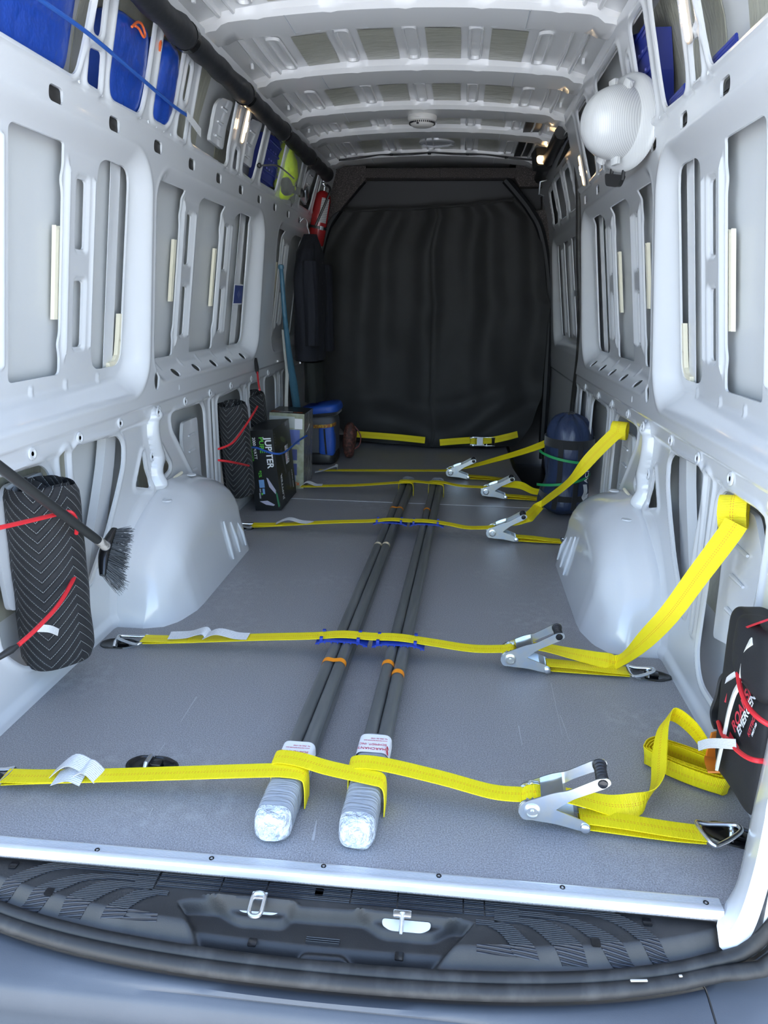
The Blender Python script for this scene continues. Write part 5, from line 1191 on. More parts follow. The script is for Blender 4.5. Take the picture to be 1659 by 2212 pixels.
# cooler bag
t = thing('cooler_bag', 'blue and grey soft cooler bag with black zip standing by the curtain', 'cooler bag', (-.66, 3.70, 0))
mat('cooler_blue', (.02, .085, .42), .5, bump=(25, .3, .01)); mat('cooler_grey', (.10, .105, .12), .7, bump=(400, .3, .001))
soft_obj('body', 'cooler_grey', t, (-.70, 3.72, .185), (.24, .28, .30), 6, amp=.004)
soft_obj('front_pocket', 'cooler_blue', t, (-.635, 3.615, .165), (.11, .10, .23), 4, amp=.006, seed=4)
soft_obj('base', 'plastic', t, (-.69, 3.70, .045), (.23, .27, .09), 5)
soft_obj('lid', 'cooler_blue', t, (-.69, 3.73, .365), (.27, .30, .075), 4, rot=Ry(-.16), amp=.008, seed=2)
soft_obj('lid_edge', 'black_cloth', t, (-.69, 3.72, .335), (.255, .285, .03), 5, rot=Ry(-.1))
mb = MB(); mb.tube(cr([(-.645, 3.560, .25), (-.640, 3.558, .18), (-.632, 3.560, .08)], 6), .006, 6); mb.build('zip', 'black_cloth', t)
mb = MB(); mb.uv = []; ribbon(mb, [(-.72, 3.575, .262), (-.66, 3.555, .268), (-.60, 3.56, .275), (-.575, 3.62, .28)], (0, 0, 1), .022); mb.build('trim_band', mat('print_band', (.30, .10, .03), .6, noise=(60, (.6, .4, .05), .45, .6)), t)
adopt(t)
t = thing('brown_bag', 'small rust-brown bag with a looped cord beside the cooler bag', 'bag', (-.53, 3.86, 0))
soft_obj('pouch', mat('rust', (.055, .022, .016), .7, noise=(50, (.16, .05, .035), .45, .65), bump=(40, .6, .01)), t, (-.515, 3.84, .13), (.09, .14, .25), 2.6, amp=.012, seed=9)
mb = MB(); mb.tube(cr([(-.53, 3.83, .235), (-.48, 3.83, .23), (-.435, 3.83, .16), (-.45, 3.83, .09), (-.50, 3.83, .06)], 8), .0045, 8); mb.build('cord_loop', mat('cord_brown', (.20, .06, .05), .5), t); adopt(t)
# blue bungee that holds the boxes
def xb(t): hook(t, (-.853, 2.30, .36), (-.80, 2.33, .358), .010); ctag((-.640, 2.95, .335), (.02, 0, .05), (0, 1, 0), .02)(t)
cord('bungee_cord', [(-.800, 2.33, .358), (-.79, 2.42, .340), (-.705, 2.418, .315), (-.665, 2.50, .305), (-.655, 2.80, .31), (-.632, 2.93, .318)], .0055, 'blue_cord', 'blue bungee cord stretched across the black product box', GB, n=6, extra=xb)
cord('bungee_cord', [on_x(472, 970, -.785), on_x(500, 958, -.755), on_x(522, 932, -.752), on_x(548, 892, -.755), on_x(556, 878, -.77)], .005, 'red_cord', 'red bungee cord curving up across the two smaller blanket rolls', GB)
cord('bungee_cord', [on_x(472, 994, -.785), on_x(500, 998, -.757), on_x(538, 1006, -.775)], .005, 'red_cord', 'red bungee cord round the lower half of the smaller blanket rolls', GB)
def xh(t): hook(t, on_x(556, 806, -.845), on_x(552, 775, -.868), .012)
cord('bungee_cord', [on_x(556, 804, -.845), on_x(558, 825, -.80), on_x(561, 842, -.765)], .005, 'red_cord', 'short red bungee hooked in a wall hole above the smaller blanket rolls', GB, extra=xh)

# ---- coats on the wall, tube and strip
mat('navy', (.007, .008, .014), .85, bump=(25, .4, .01)); mat('dark_green', (.014, .017, .015), .85, bump=(25, .4, .01))
t = thing('jacket', 'dark navy work jacket on a hanger hooked into the wall rail', 'jacket', (-.74, 3.62, .7))
def loft(name, m, parent, rows, amp, seed, nph=36):
    A = []
    for (z, cx, cy, hx, hy) in rows:
        A.append([(cx + hx * math.copysign(abs(math.cos(a)) ** .8, math.cos(a)) + amp * mnoise.noise(Vector((math.cos(a) * 3 + seed, math.sin(a) * 4, z * 3))), cy + hy * math.sin(a) + amp * mnoise.noise(Vector((seed, math.cos(a) * 3, z * 4 + math.sin(a) * 2))), z) for a in np.linspace(0, 2 * PI, nph, endpoint=False)])
    mb = MB(); mb.grid(A, wrap=True); mb.add(A[0], [tuple(range(nph))]); mb.add(A[-1], [tuple(range(nph))[::-1]]); return mb.build(name, m, parent, angle=70)
rows = [(z, -.735 - .01 * (1.46 - z), 3.63, np.interp(z, [.70, 1.2, 1.36, 1.44, 1.47], [.085, .085, .070, .045, .03]), np.interp(z, [.70, 1.0, 1.25, 1.36, 1.43, 1.47], [.22, .24, .25, .20, .08, .03])) for z in np.linspace(1.47, .70, 22)]
loft('body', 'navy', t, rows, .020, 2)
rows = [(z, -.690 + .02 * (1.3 - z), 3.88, .048, .055) for z in np.linspace(1.30, .74, 10)]; loft('sleeve', 'navy', t, rows, .012, 5)
rows = [(z, -.700 + .02 * (1.3 - z), 3.42, .045, .055) for z in np.linspace(1.30, .80, 10)]; loft('sleeve', 'navy', t, rows, .012, 6)
mb = MB(); hk = on_wall(648, 478, -1); mb.tube(cr([(-.80, 3.63, 1.545), (-.775, 3.63, 1.565), (-.755, 3.63, 1.545), (-.755, 3.63, 1.515), (-.745, 3.63, 1.49), (-.74, 3.63, 1.46)], 5), .004, 8); mb.build('hanger_hook', 'steel', t)
for z in np.linspace(1.30, .80, 5): mb = MB(); mb.lathe([(.006, 0), (.001, .003)], 8, c=(-.653 - .01 * (1.46 - z), 3.60, z), rot=Ry(PI / 2)); mb.build('button', 'plastic', t)
adopt(t)
t = thing('trousers', 'dark green garment hanging below the navy jacket', 'garment', (-.74, 3.70, .3))
loft('cloth', 'dark_green', t, [(z, -.735, 3.70, .060, .15 - .03 * (.70 - z)) for z in np.linspace(.68, .42, 12)], .02, 11); mb = MB(); mb.tube([(-.80, 3.56, .68), (-.80, 3.84, .68)], .006, 6); mb.build('hanger_bar', 'steel', t); adopt(t)
t = thing('tarp_roll', 'slim teal folded tarp tube leaning on the wall beside the jacket', 'tarp', tuple(on_x(640, 880, -.78)))
mb = MB(); P_ = [on_x(607, 577, -.795), on_x(609, 600, -.795), on_x(615, 680, -.79), on_x(624, 760, -.785), on_x(634, 830, -.785), on_x(642, 888, -.785)]; mb.tube(cr(P_, 5), list(np.interp(np.arange(26), [0, 3, 14, 20, 25], [.014, .012, .016, .026, .026])), 12); o = mb.build('rolled_tarp', mat('teal', (.045, .13, .19), .4, bump=(30, .6, .01)), t)
mb = MB(); mb.lathe([(.016, -.01), (.018, 0), (.015, .012), (.004, .015)], 12, c=tuple(P_[0])); mb.build('tied_end', 'teal', t); adopt(t)
t = thing('plastic_strip', 'long white plastic strip leaning on the wall beside the teal tube', 'strip', tuple(on_x(619, 878, -.81)))
mb = MB(); mb.uv = []; ribbon(mb, [on_x(612, 712, -.815), on_x(616, 760, -.81), on_x(620, 800, -.81), on_x(619, 840, -.81), on_x(618, 880, -.81)], (.6, .8, 0), .022, .006); mb.build('strip', mat('strip_white', (.55, .54, .50), .5), t); mb = MB(); mb.uv = []; ribbon(mb, [on_x(625, 800, -.83), on_x(627, 840, -.83), on_x(628, 880, -.83)], (.6, .8, 0), .03, .012); mb.build('mesh_sleeve', 'black_cloth', t); adopt(t)

# ---- fire extinguisher
t = thing('fire_extinguisher', 'red fire extinguisher with white instruction label strapped to the front pillar', 'fire extinguisher', (-.76, 3.95, 1.45))
a_, b_ = Vector(on_y(681, 530, 3.95)), Vector(on_y(700, 412, 3.95)); ax = (b_ - a_); Lx = ax.length; ax.normalize(); R_ = ax.to_track_quat('Z', 'Y').to_matrix(); RE = .056
mb = MB(); mb.lathe([(.02, 0), (RE - .006, .001), (RE, .010), (RE, Lx - .06), (RE * .9, Lx - .03), (RE * .55, Lx - .008), (.016, Lx)], 28, c=a_, rot=R_); mb.build('cylinder', mat('ext_red', (.30, .012, .014), .25, coat=.4), t)
mb = MB(); mb.lathe([(.014, Lx), (.014, Lx + .02), (.010, Lx + .03)], 14, c=a_, rot=R_); mb.build('valve', 'steel', t)
mb = MB(); q = a_ + ax * (Lx + .03); mb.box(q + Vector((.0, -.02, .004)), (.018, .10, .012), bev=.003); mb.box(q + Vector((0, -.015, .030)), (.016, .10, .008), rot=Rx(.25), bev=.003); mb.build('lever', 'steel', t)
mb = MB(); mb.tube(cr([q + Vector((.02, -.03, 0)), q + Vector((.045, -.05, -.03)), q + Vector((.02, -.062, -.10)), a_ + ax * Lx * .35 + Vector((-.005, -RE - .012, 0))], 6), .008, 8); mb.build('hose', 'plastic', t)
ux = R_ @ Vector((1, 0, 0)); uy = R_ @ Vector((0, 1, 0))
def arc(a0, a1, z0, z1, r_, name, m):
    mb = MB(); mb.grid([[a_ + (ux * math.cos(a) + uy * math.sin(a)) * r_ + ax * z for z in (z0, z1)] for a in np.linspace(a0, a1, 12)]); return mb.build(name, m, t)
vdir = (Vector(CAM) - a_); va = math.atan2(vdir.dot(uy), vdir.dot(ux))
mlab = mat('ext_label', (.45, .44, .44), .5); _tl = N(mlab, 'ShaderNodeTexCoord'); _wl = N(mlab, 'ShaderNodeTexWave'); _wl.bands_direction = 'Z'; _wl.inputs['Scale'].default_value = 30; Lk(mlab, _tl.outputs['Object'], _wl.inputs['Vector']); Lk(mlab, MIX(mlab, _wl.outputs[0], (.55, .54, .53), (.18, .18, .19)), bsdf(mlab).inputs['Base Color'])
arc(va - .1, va + .9, Lx * .42, Lx * .86, RE + .001, 'instruction_label', mlab); arc(0, 2 * PI, Lx * .30, Lx * .35, RE + .003, 'strap_band', 'plastic'); arc(va + .2, va + .6, Lx * .29, Lx * .36, RE + .006, 'strap_latch', 'steel')
adopt(t)

# ---- long black padded pole under the roof rail
t = thing('padded_pole', 'long black padded pole running under the roof rail', 'pole', (-.655, 2.4, 1.85))
P0, P1 = np.array((-.655, .60, 1.850)), on_x(706, 377, -.668); n_ = 60; P_ = [P0 + (P1 - P0) * i / n_ for i in range(n_ + 1)]
rr = [.036 + .003 * math.sin(i * 1.7) + (.006 if (i % 12) in (0, 1) else 0) for i in range(n_ + 1)]
mb = MB(); mb.tube(P_, rr, 18); mb.build('sleeve', mat('foam_black', (.014, .015, .018), .55, bump=(14, .3, .01)), t)
for i in (13, 25, 37, 49): mb = MB(); mb.tube([P_[i], P_[i] + (P1 - P0) / np.linalg.norm(P1 - P0) * .03], .0445, 18); mb.build('tape_collar', 'gloss_black', t)
mb = MB(); mb.tube([P_[-1], P_[-1] + (P1 - P0) / np.linalg.norm(P1 - P0) * .02], [.040, .030], 18); mb.build('end_cap', 'plastic', t); adopt(t)

# ---- blue tarps in the upper openings, their rope and bungee
mat('tarp_blue', (.012, .060, .36), .28, spec=.6, bump=((30, 18, 14), .6, .012)); GT = 'folded blue tarpaulins in the upper wall openings'
t = tag(soft_obj('folded_tarp', 'tarp_blue', None, (-.808, .545, 1.735), (.085, .58, .270), 7, rot=Ry(.27), amp=.010, freq=8, nu=64, nv=40, seed=1), 'wide folded blue tarpaulin lying in the largest upper opening behind the blue bungee', 'tarp', GT)
t = tag(soft_obj('folded_tarp', 'tarp_blue', None, (-.802, 1.130, 1.722), (.085, .235, .250), 6, rot=Ry(.27) @ Rx(.10), amp=.010, freq=9, nu=56, nv=40, seed=5), 'upright folded blue tarpaulin with orange rope, beside the narrow rolled one', 'tarp', GT)
t = tag(soft_obj('folded_tarp', 'tarp_blue', None, (-.788, 1.385, 1.735), (.095, .160, .255), 3.6, rot=Ry(.27) @ Rx(-.06), amp=.010, freq=11, nu=48, nv=40, seed=8), 'narrow rolled blue tarpaulin with orange rope over its top', 'tarp', GT)
mat('rope_orange', (.85, .16, .04), .55)
for pts, l in (([(285, 58), (296, 48), (306, 52), (313, 72), (310, 80), (300, 62), (292, 56)], 'loop of orange rope on top of the upright folded tarpaulin'), ([(345, 110), (347, 88), (356, 74), (368, 70), (376, 74), (360, 72), (350, 82), (346, 104)], 'loop of orange rope over the narrow rolled tarpaulin')):
    cord('rope', [on_x(x, y, -.722) for x, y in pts], .0035, 'rope_orange', l, 'orange ropes', cat='rope')
def xt(t):
    mb = MB(); mb.uv = []; ribbon(mb, [on_x(404, 248, -.742), on_x(418, 266, -.736), on_x(434, 288, -.738)], (0, .8, .6), .030, .0008); mb.build('care_tag', mtag, t)
cord('bungee_cord', [on_x(60, -20, -.712), on_x(95, 5, -.716), on_x(190, 72, -.724), on_x(300, 165, -.738), on_x(370, 225, -.746), on_x(408, 252, -.748)], .0055, 'blue_cord', 'blue bungee cord running over the folded blue tarpaulins', GB, extra=xt)

# ---- lamps in the upper rail
mat('lens', (.95, .85, .7), .12, emit=(1.0, .62, .28, 1.2)); mat('bulb', (1, .9, .7), .3, emit=(1.0, .74, .42, 14.0)); mat('lamp_frame', (.60, .52, .44), .4)
def lamp(y, z, s, label, tilt=0.0):
    t = thing('ceiling_lamp' if False else 'wall_lamp', label, 'lamp', (s * float(Xf(z)), y, z), 'oval load space lamps')
    sl = (Xf(z + .06) - Xf(z - .06)) / .12; up = Vector((s * sl, 0, 1)).normalized(); nn = Vector((-s, 0, sl)).normalized(); ey = Vector((0, 1, 0)); o_ = Vector((s * (float(Xf(z)) - .011), y, z))
    mb = MB(); mb.prism(rrect(.036, .140, .018, 6), .006, o_, ey, up, nn); mb.build('frame', 'lamp_frame', t)
    n_ = 12; A = []
    for k, d in ((1, .006), (.9, .009), (.6, .011), (.2, .012)): A.append([o_ + ey * a * k + up * b * (k * .15 + .85 if k > .5 else k) + nn * d for a, b in rrect(.028, .130, .014, 6)])
    mb = MB(); mb.grid(A, wrap=True); mb.add(A[-1], [tuple(range(len(A[-1])))]); lo = mb.build('lens', 'lens', t)
    mb = MB(); mb.prism(rrect(.010, .040, .005, 5), .002, o_ + nn * .0125, ey, up, nn); mb.build('bulb', 'bulb', lo)
    return adopt(t)
lamp(2.180, 1.780, -1, 'lit oval lamp on the pillar between two ribbed brackets'); lamp(.918, 1.755, 1, 'lit oval lamp near the two small blue ribbed blocks'); lamp(2.570, 1.668, 1, 'lit oval lamp below the hard hat, seen edge on')
t = thing('work_lamp', 'black box-shaped work lamp glowing warm beside the sliding door rail', 'lamp', (.66, 3.70, 1.90))
R_ = Rz(.35) @ Rx(-.35); o_ = Vector((.675, 3.70, 1.905)); mb = MB(); mb.box(o_, (.10, .07, .115), rot=R_, bev=.008); mb.build('housing', 'plastic', t)
mb = MB(); mb.prism(rrect(.075, .05, .022, 6), .006, o_ + R_ @ Vector((-.015, -.036, -.022)), R_ @ Vector((1, 0, 0)), R_ @ Vector((0, 0, 1)), R_ @ Vector((0, -1, 0))); mb.build('lens', 'lens', t)
mb = MB(); mb.prism(rrect(.035, .024, .010, 6), .002, o_ + R_ @ Vector((-.015, -.0425, -.022)), R_ @ Vector((1, 0, 0)), R_ @ Vector((0, 0, 1)), R_ @ Vector((0, -1, 0))); mb.build('bulb', 'bulb', t)
mb = MB(); mb.tube([o_ + Vector((.05, .0, .02)), o_ + Vector((.10, .01, .05))], .008, 8); mb.build('bracket_arm', 'steel', t); adopt(t)

# ---- smoke detector, roof disc, loom
t = thing('smoke_detector', 'round white smoke detector on the middle roof rib', 'smoke detector', (-.015, 3.02, 1.99))
mb = MB(); mb.lathe([(.075, .0), (.076, -.012), (.070, -.026), (.064, -.028), (.060, -.040), (.050, -.048), (.020, -.052), (.0005, -.052)][::-1], 36, c=(-.015, 3.02, 1.998)); mb.build('housing', mat('detector', (.70, .68, .64), .5), t)
mb = MB()
for k in range(40): a = 2 * PI * k / 40; mb.box((-.015 + .066 * math.cos(a), 3.02 + .066 * math.sin(a), 1.963), (.004, .005, .008), rot=Rz(a))
mb.build('vent_slots', 'dark', t); mb = MB(); mb.box((-.035, 2.965, 1.955), (.012, .012, .006)); mb.build('test_window', 'dark', t); adopt(t)
mb = MB(); mb.lathe([(.115, 0), (.112, -.012), (.095, -.016), (.090, -.008), (.05, -.010), (.0005, -.010)][::-1], 36, c=(.035, 3.86, 2.040)); mb.build('roof_disc', 'paint', ceiling)
for z_, y_ in ((1.990, 4.055), (1.985, 4.06)):
    mb = MB(); mb.tube(cr([(x, y_ - .01 * (z_ < 1.989), 2.012 - .05 * (x / .7) ** 2 - .010 * abs(math.sin(x * 9)) * (1 if z_ > 1.989 else .3)) for x in np.linspace(-.62, .66, 20)], 3), .0035, 6); mb.build('wiring_loom', 'plastic', ceiling)
for x in (-.25, 0.0, .25, .5): mb = MB(); mb.lathe([(.014, 0), (.010, -.008), (.002, -.009)][::-1], 12, c=(x - .02, 4.05, 2.008 - .05 * (x / .7) ** 2)); mb.build('loom_clip', 'plastic', ceiling)

# ---- blue ribbed plastic blocks
mat('block_blue', (.018, .035, .27), .42); mat('block_pale', (.10, .10, .38), .45)
def ribbed_block(pts, x_in, th, s, label, pegs=True):
    """stepped block: outline in (y, z), thickness th outwards from x_in, ribs on the face"""
    y_ = [p[0] for p in pts]; z_ = [p[1] for p in pts]; t = thing('ribbed_block', label, 'plastic block', (s * x_in, float(np.mean(y_)), min(z_)), 'blue ribbed plastic blocks')
    def xx(z): return float(Xf(z)) + x_in
    mb = MB(); n = len(pts); V = [(s * xx(b), a, b) for a, b in pts] + [(s * (xx(b) + th), a, b) for a, b in pts]
    mb.add(V, [tuple(range(n)), tuple(range(2 * n - 1, n - 1, -1))] + [(i, n + i, n + (i + 1) % n, (i + 1) % n) for i in range(n)]); o = mb.build('body', 'block_blue', t, smooth=False)
    bm = bmesh.new(); bm.from_mesh(o.data); bmesh.ops.recalc_face_normals(bm, faces=bm.faces[:]); bm.to_mesh(o.data); bm.free()
    y0, y1, z0, z1 = min(y_), max(y_), min(z_), max(z_)
    for k in range(5):
        z = z0 + (z1 - z0) * (k + .7) / 5.4; mb = MB(); mb.tube([(s * (xx(z) - .001), y0 + .12 * (y1 - y0), z), (s * (xx(z) - .001), y0 + .80 * (y1 - y0), z - .006)], .006, 8, flat=.7); mb.build('rib', 'block_blue', t)
    if pegs:
        for k in range(3):
            z = z0 + (z1 - z0) * (.35 + .17 * k)
            for j in range(3): mb = MB(); mb.lathe([(.006, 0), (.004, .004), (.0005, .004)], 8, c=(s * (xx(z) - .002), y0 + (y1 - y0) * (.35 + .13 * j), z), rot=Ry(-s * PI / 2)); mb.build('peg', 'block_pale', t)
        for zz in (z0 + .22 * (z1 - z0), z0 + .80 * (z1 - z0)): mb = MB(); mb.add([(s * (xx(zz) - .003), y0 + .05 * (y1 - y0), zz), (s * (xx(zz + .02) - .003), y0 + .05 * (y1 - y0), zz + .025), (s * (xx(zz) - .003), y0 + .35 * (y1 - y0), zz)], [(0, 1, 2)]); mb.build('gusset', 'block_pale', t, smooth=False)
    return adopt(t)
Q = lambda l, s: [tuple(on_wall(x, y, s, Xf, .024)[1:]) for x, y in l]
ribbed_block(Q([(555, 395), (580, 405), (588, 402), (592, 390), (600, 384), (597, 365), (600, 340), (607, 325), (603, 300), (575, 285), (566, 330)], -1), .024, .05, -1, 'blue ribbed plastic block with wavy edge beside the yellow bag')
ribbed_block(Q([(1421, 262), (1418, 150), (1412, 58), (1352, 82), (1354, 108), (1345, 122), (1352, 130), (1360, 170), (1366, 215)], 1), .024, .05, 1, 'tall blue ribbed plastic block with wavy edge behind the hard hat')
ribbed_block(Q([(1443, 237), (1487, 205), (1487, 182), (1470, 190), (1450, 212)], 1), .024, .03, 1, 'small blue ribbed block beside the tall one', False)
ribbed_block(Q([(1532, 148), (1605, 100), (1603, 88), (1570, 92), (1540, 122)], 1), .024, .03, 1, 'small blue ribbed block in the opening behind the lit lamp', False)
# ---- bagged hi-vis jacket
t = thing('hi_vis_jacket', 'folded fluorescent yellow hi-vis jacket in a clear bag under a black cord', 'jacket', (-.77, 3.08, 1.63))
mat('hivis', (.58, .78, .0), .4, bump=(20, .5, .015)); mat('clear_bag', (.75, .80, .70), .12, alpha=.13, bump=(30, .6, .01))
soft_obj('upper_fold', 'hivis', t, (-.745, 3.09, 1.79), (.09, .20, .18), 2.8, rot=Rx(-.25), amp=.020, freq=14, seed=3); soft_obj('lower_fold', 'hivis', t, (-.765, 3.11, 1.685), (.09, .22, .15), 2.8, rot=Rx(.3), amp=.020, freq=14, seed=6)
soft_obj('dark_panel', 'black_cloth', t, (-.742, 3.02, 1.665), (.06, .09, .09), 2.5, amp=.01, seed=4); soft_obj('bag', 'clear_bag', t, (-.752, 3.09, 1.745), (.13, .28, .30), 3.5, amp=.012, freq=16, seed=2); adopt(t)
def xk(t): mb = MB(); mb.lathe([(.0005, -.012), (.011, -.006), (.012, .004), (.005, .012), (.0005, .013)], 12, c=tuple(on_x(560, 358, -.752))); mb.build('ball_end', 'plastic', t)
cord('bungee_cord', [on_x(560, 358, -.752), on_x(595, 357, -.720), on_x(612, 366, -.690), on_x(635, 386, -.700)], .004, 'black_cloth', 'thin black cord across the bagged hi-vis jacket', GB, extra=xk)
t = thing('strap_clamp', 'small metal slotted plate with black strap and clamp', 'clamp', tuple(on_x(655, 425, -.745)))
p = on_x(662, 420, -.735); mb = MB(); mb.box(p, (.010, .075, .075), rot=Rx(.5), bev=.004); mb.build('plate', 'steel', t); mb = MB(); mb.box(p + np.array((.006, 0, 0)), (.006, .018, .045), rot=Rx(.35), bev=.002); mb.build('slot', 'dark', t)
mb = MB(); mb.uv = []; ribbon(mb, [on_x(628, 408, -.72), on_x(642, 412, -.73), on_x(654, 415, -.735)], (0, .2, 1), .04, .003); ribbon(mb, [on_x(636, 405, -.735), on_x(634, 425, -.76), on_x(633, 440, -.775)], (0, 1, 0), .05, .003); mb.build('strap', 'black_cloth', t); mb = MB(); mb.lathe([(.018, -.02), (.022, 0), (.012, .02)], 12, c=tuple(on_x(651, 418, -.73))); mb.build('knob', 'plastic', t); adopt(t)

# ---- hard hat
mh = mat('hat_white', (.74, .74, .73), .28, coat=.3); _t = N(mh, 'ShaderNodeTexCoord'); _wv2 = N(mh, 'ShaderNodeTexWave'); _wv2.inputs['Scale'].default_value = 62; _mp = N(mh, 'ShaderNodeMapping'); _mp.inputs['Rotation'].default_value = (0, 0, .6); Lk(mh, _t.outputs['Object'], _mp.inputs[0]); Lk(mh, _mp.outputs[0], _wv2.inputs['Vector']); Lk(mh, MIX(mh, _wv2.outputs[0], (.50, .50, .50), (.66, .66, .65)), bsdf(mh).inputs['Base Color'])
HC = Vector((.716, 1.48, 1.632)); hz = Vector((-.86, -.50, -.06)).normalized(); hy = Vector((.05, -.20, 1)); hy = (hy - hz * hy.dot(hz)).normalized(); hx = hy.cross(hz)
t = thing('hard_hat', 'white full-brim hard hat hung on the wall rail', 'hard hat', tuple(HC))
def hp(a, b, c): return HC + hx * a + hy * b + hz * c
RX, RY, RZ = .095, .109, .136; A = []
for i in range(23):
    th = PI / 2 * i / 22; row = []
    for j in range(64):
        ph = 2 * PI * j / 64; e = .86
        rr_ = math.cos(th) ** e; rdg = 1 + .012 * math.exp(-((abs(math.cos(ph)) * math.cos(th) - .28) / .05) ** 2) * math.sin(th)
        row.append(hp(RX * rr_ * math.cos(ph) * rdg, RY * rr_ * math.sin(ph), .012 + RZ * math.sin(th) ** .95 * rdg))
    A.append(row)
mb = MB(); mb.grid(A, wrap=True); mb.build('shell', mh, t, angle=80)
B = []
for k, (f1, dz) in enumerate(((1.0, .014), (1.14, .006), (1.36, .0), (1.55, -.010), (1.555, -.014), (1.52, -.014), (.98, .004))):
    B.append([hp(RX * (1 + (f1 - 1) * 1.0) * math.cos(2 * PI * j / 64), RY * (1 + (f1 - 1) * .55) * math.sin(2 * PI * j / 64), dz) for j in range(64)])
mb = MB(); mb.grid(B, wrap=True); mb.build('brim', mh, t, angle=60)
for s in (-1, 1):
    for q in (-.35, .35):
        m2 = MB(); a = PI / 2 * s + q; c = hp(RX * 1.05 * math.cos(a), RY * 1.05 * math.sin(a), .035); m2.box(c, (.026, .03, .018), rot=Matrix((hx, hy, hz)).transposed() @ Rz(a), bev=.004); m2.build('accessory_slot', mh, t)
m2 = MB(); c = hp(-.01, -RY * 1.55, -.02); 
pts = fillet([(-.045, .020), (.045, .020), (.030, -.018), (-.030, -.018)], .012, 4); m2.prism(pts, .016, c, hx, hy, hz); m2.build('ratchet_knob', 'plastic', t)
for s in (-1, 1): m2 = MB(); m2.tube([hp(s * .03, -RY * 1.0, -.01), hp(s * .028, -RY * 1.5, -.012)], .006, 6); m2.build('suspension_strap', 'plastic', t)
m2 = MB(); ring_ = [hp(RX * .92 * math.cos(a), RY * .95 * math.sin(a), -.025) for a in np.linspace(0, 2 * PI, 30, endpoint=False)]; m2.tube(ring_, .010, 8, closed=True); m2.build('headband', 'plastic', t)
m2 = MB(); m2.tube([HC + Vector((.03, .0, .0)), HC + Vector((.085, .01, -.03))], .007, 8); m2.build('hook', 'steel', t); adopt(t)

# ---- sleeping bag
mat('navy_nylon', (.022, .036, .085), .42, bump=((14, 14, 5), .7, .02))
t = thing('sleeping_bag', 'navy sleeping bag in a compression sack with black straps and a green cord', 'sleeping bag', (.80, 2.64, 0))
SC_ = (.795, 2.62); rows = []
for z in np.linspace(0.004, .535, 30):
    k = min(1.0, (z / .06) ** .5 if z < .06 else 1.0); k = k if z < .44 else max(.18, math.sqrt(max(0, 1 - ((z - .44) / .098) ** 2)))
    k *= .94 + .06 * math.sin(z * 22); rows.append((z, SC_[0] + .02 * math.sin(z * 5), SC_[1], .125 * k, .150 * k))
A = []
for (z, cx, cy, hx_, hy_) in rows:
    A.append([(cx + (hx_ + .008 * math.sin(a * 9 + z * 6) * max(0, (z - .40) / .1) + .010 * mnoise.noise(Vector((math.cos(a) * 3, math.sin(a) * 3, z * 9)))) * math.cos(a), cy + (hy_ + .008 * math.sin(a * 9 + z * 6) * max(0, (z - .40) / .1)) * math.sin(a), z) for a in np.linspace(0, 2 * PI, 60, endpoint=False)])
mb = MB(); mb.grid(A[::-1], wrap=True); mb.add(A[-1], [tuple(range(60))]); mb.build('sack', 'navy_nylon', t, angle=80)
def girth(z, name, m, w, off=.003):
    r_ = [p for p in rows if abs(p[0] - z) < .011][0]; mb = MB(); mb.uv = []; ribbon(mb, [(r_[1] + (r_[3] + off) * math.cos(a), r_[2] + (r_[4] + off) * math.sin(a), z) for a in np.linspace(0, 2 * PI, 40)], (0, 0, 1), w, .003, smooth=False); mb.build(name, m, t)
girth(.395, 'compression_strap', 'black_cloth', .045); girth(.115, 'compression_strap', 'black_cloth', .03)
for a in (-2.05, -1.3): mb = MB(); mb.uv = []; ribbon(mb, [(r_[1] + (r_[3] + .007) * math.cos(a), r_[2] + (r_[4] + .007) * math.sin(a), r_[0]) for r_ in rows[3:23]], (math.sin(a), -math.cos(a), 0), .026, .003, smooth=False); mb.build('vertical_strap', 'black_cloth', t)
for zz, dz in ((.345, -.05), (.165, .07)):
    mb = MB(); mb.uv = []; P_ = [(SC_[0] + .140 * math.cos(a), SC_[1] + .165 * math.sin(a), zz + dz * i / 9) for i, a in enumerate(np.linspace(-2.9, -.5, 10))]; ribbon(mb, P_, (0, 0, 1), .013, .003); mb.build('green_cord', mstr, t)
mb = MB(); mb.tube(cr([(.79, 2.60, .525), (.80, 2.58, .545), (.82, 2.60, .535), (.80, 2.62, .53)], 5), .006, 8); mb.build('drawcord', 'black_cloth', t)
e1 = Vector((math.cos(-.72), math.sin(-.72), 0)); cz = Vector((0, 0, 1)); tn = Vector((-e1.y, e1.x, 0)); base = Vector((SC_[0], SC_[1], 0)) + Vector((e1.x * .150, e1.y * .165, 0))
text('ACK TR', .040, 'print_white', base + cz * .20 + tn * -.01, (cz + tn * .15), -tn, t, bold=.015)
mb = MB(); c = base + cz * .10 + tn * -.02; mb.add([c + tn * a + cz * b + e1 * .006 for a, b in ((-.04, .03), (.02, .045), (.0, -.03), (-.012, .0), (-.02, .012))], [(0, 4, 3), (3, 2, 1), (0, 3, 1)]); mb.build('peak_emblem', 'print_white', t, smooth=False)
mb = MB(); mb.uv = []; ribbon(mb, [base + cz * .20 + tn * -.05 + e1 * .012, base + cz * .165 + tn * -.055 + e1 * .022, base + cz * .135 + tn * -.06 + e1 * .014], tn, .032, .001); mb.build('care_tag', mtag, t); adopt(t)

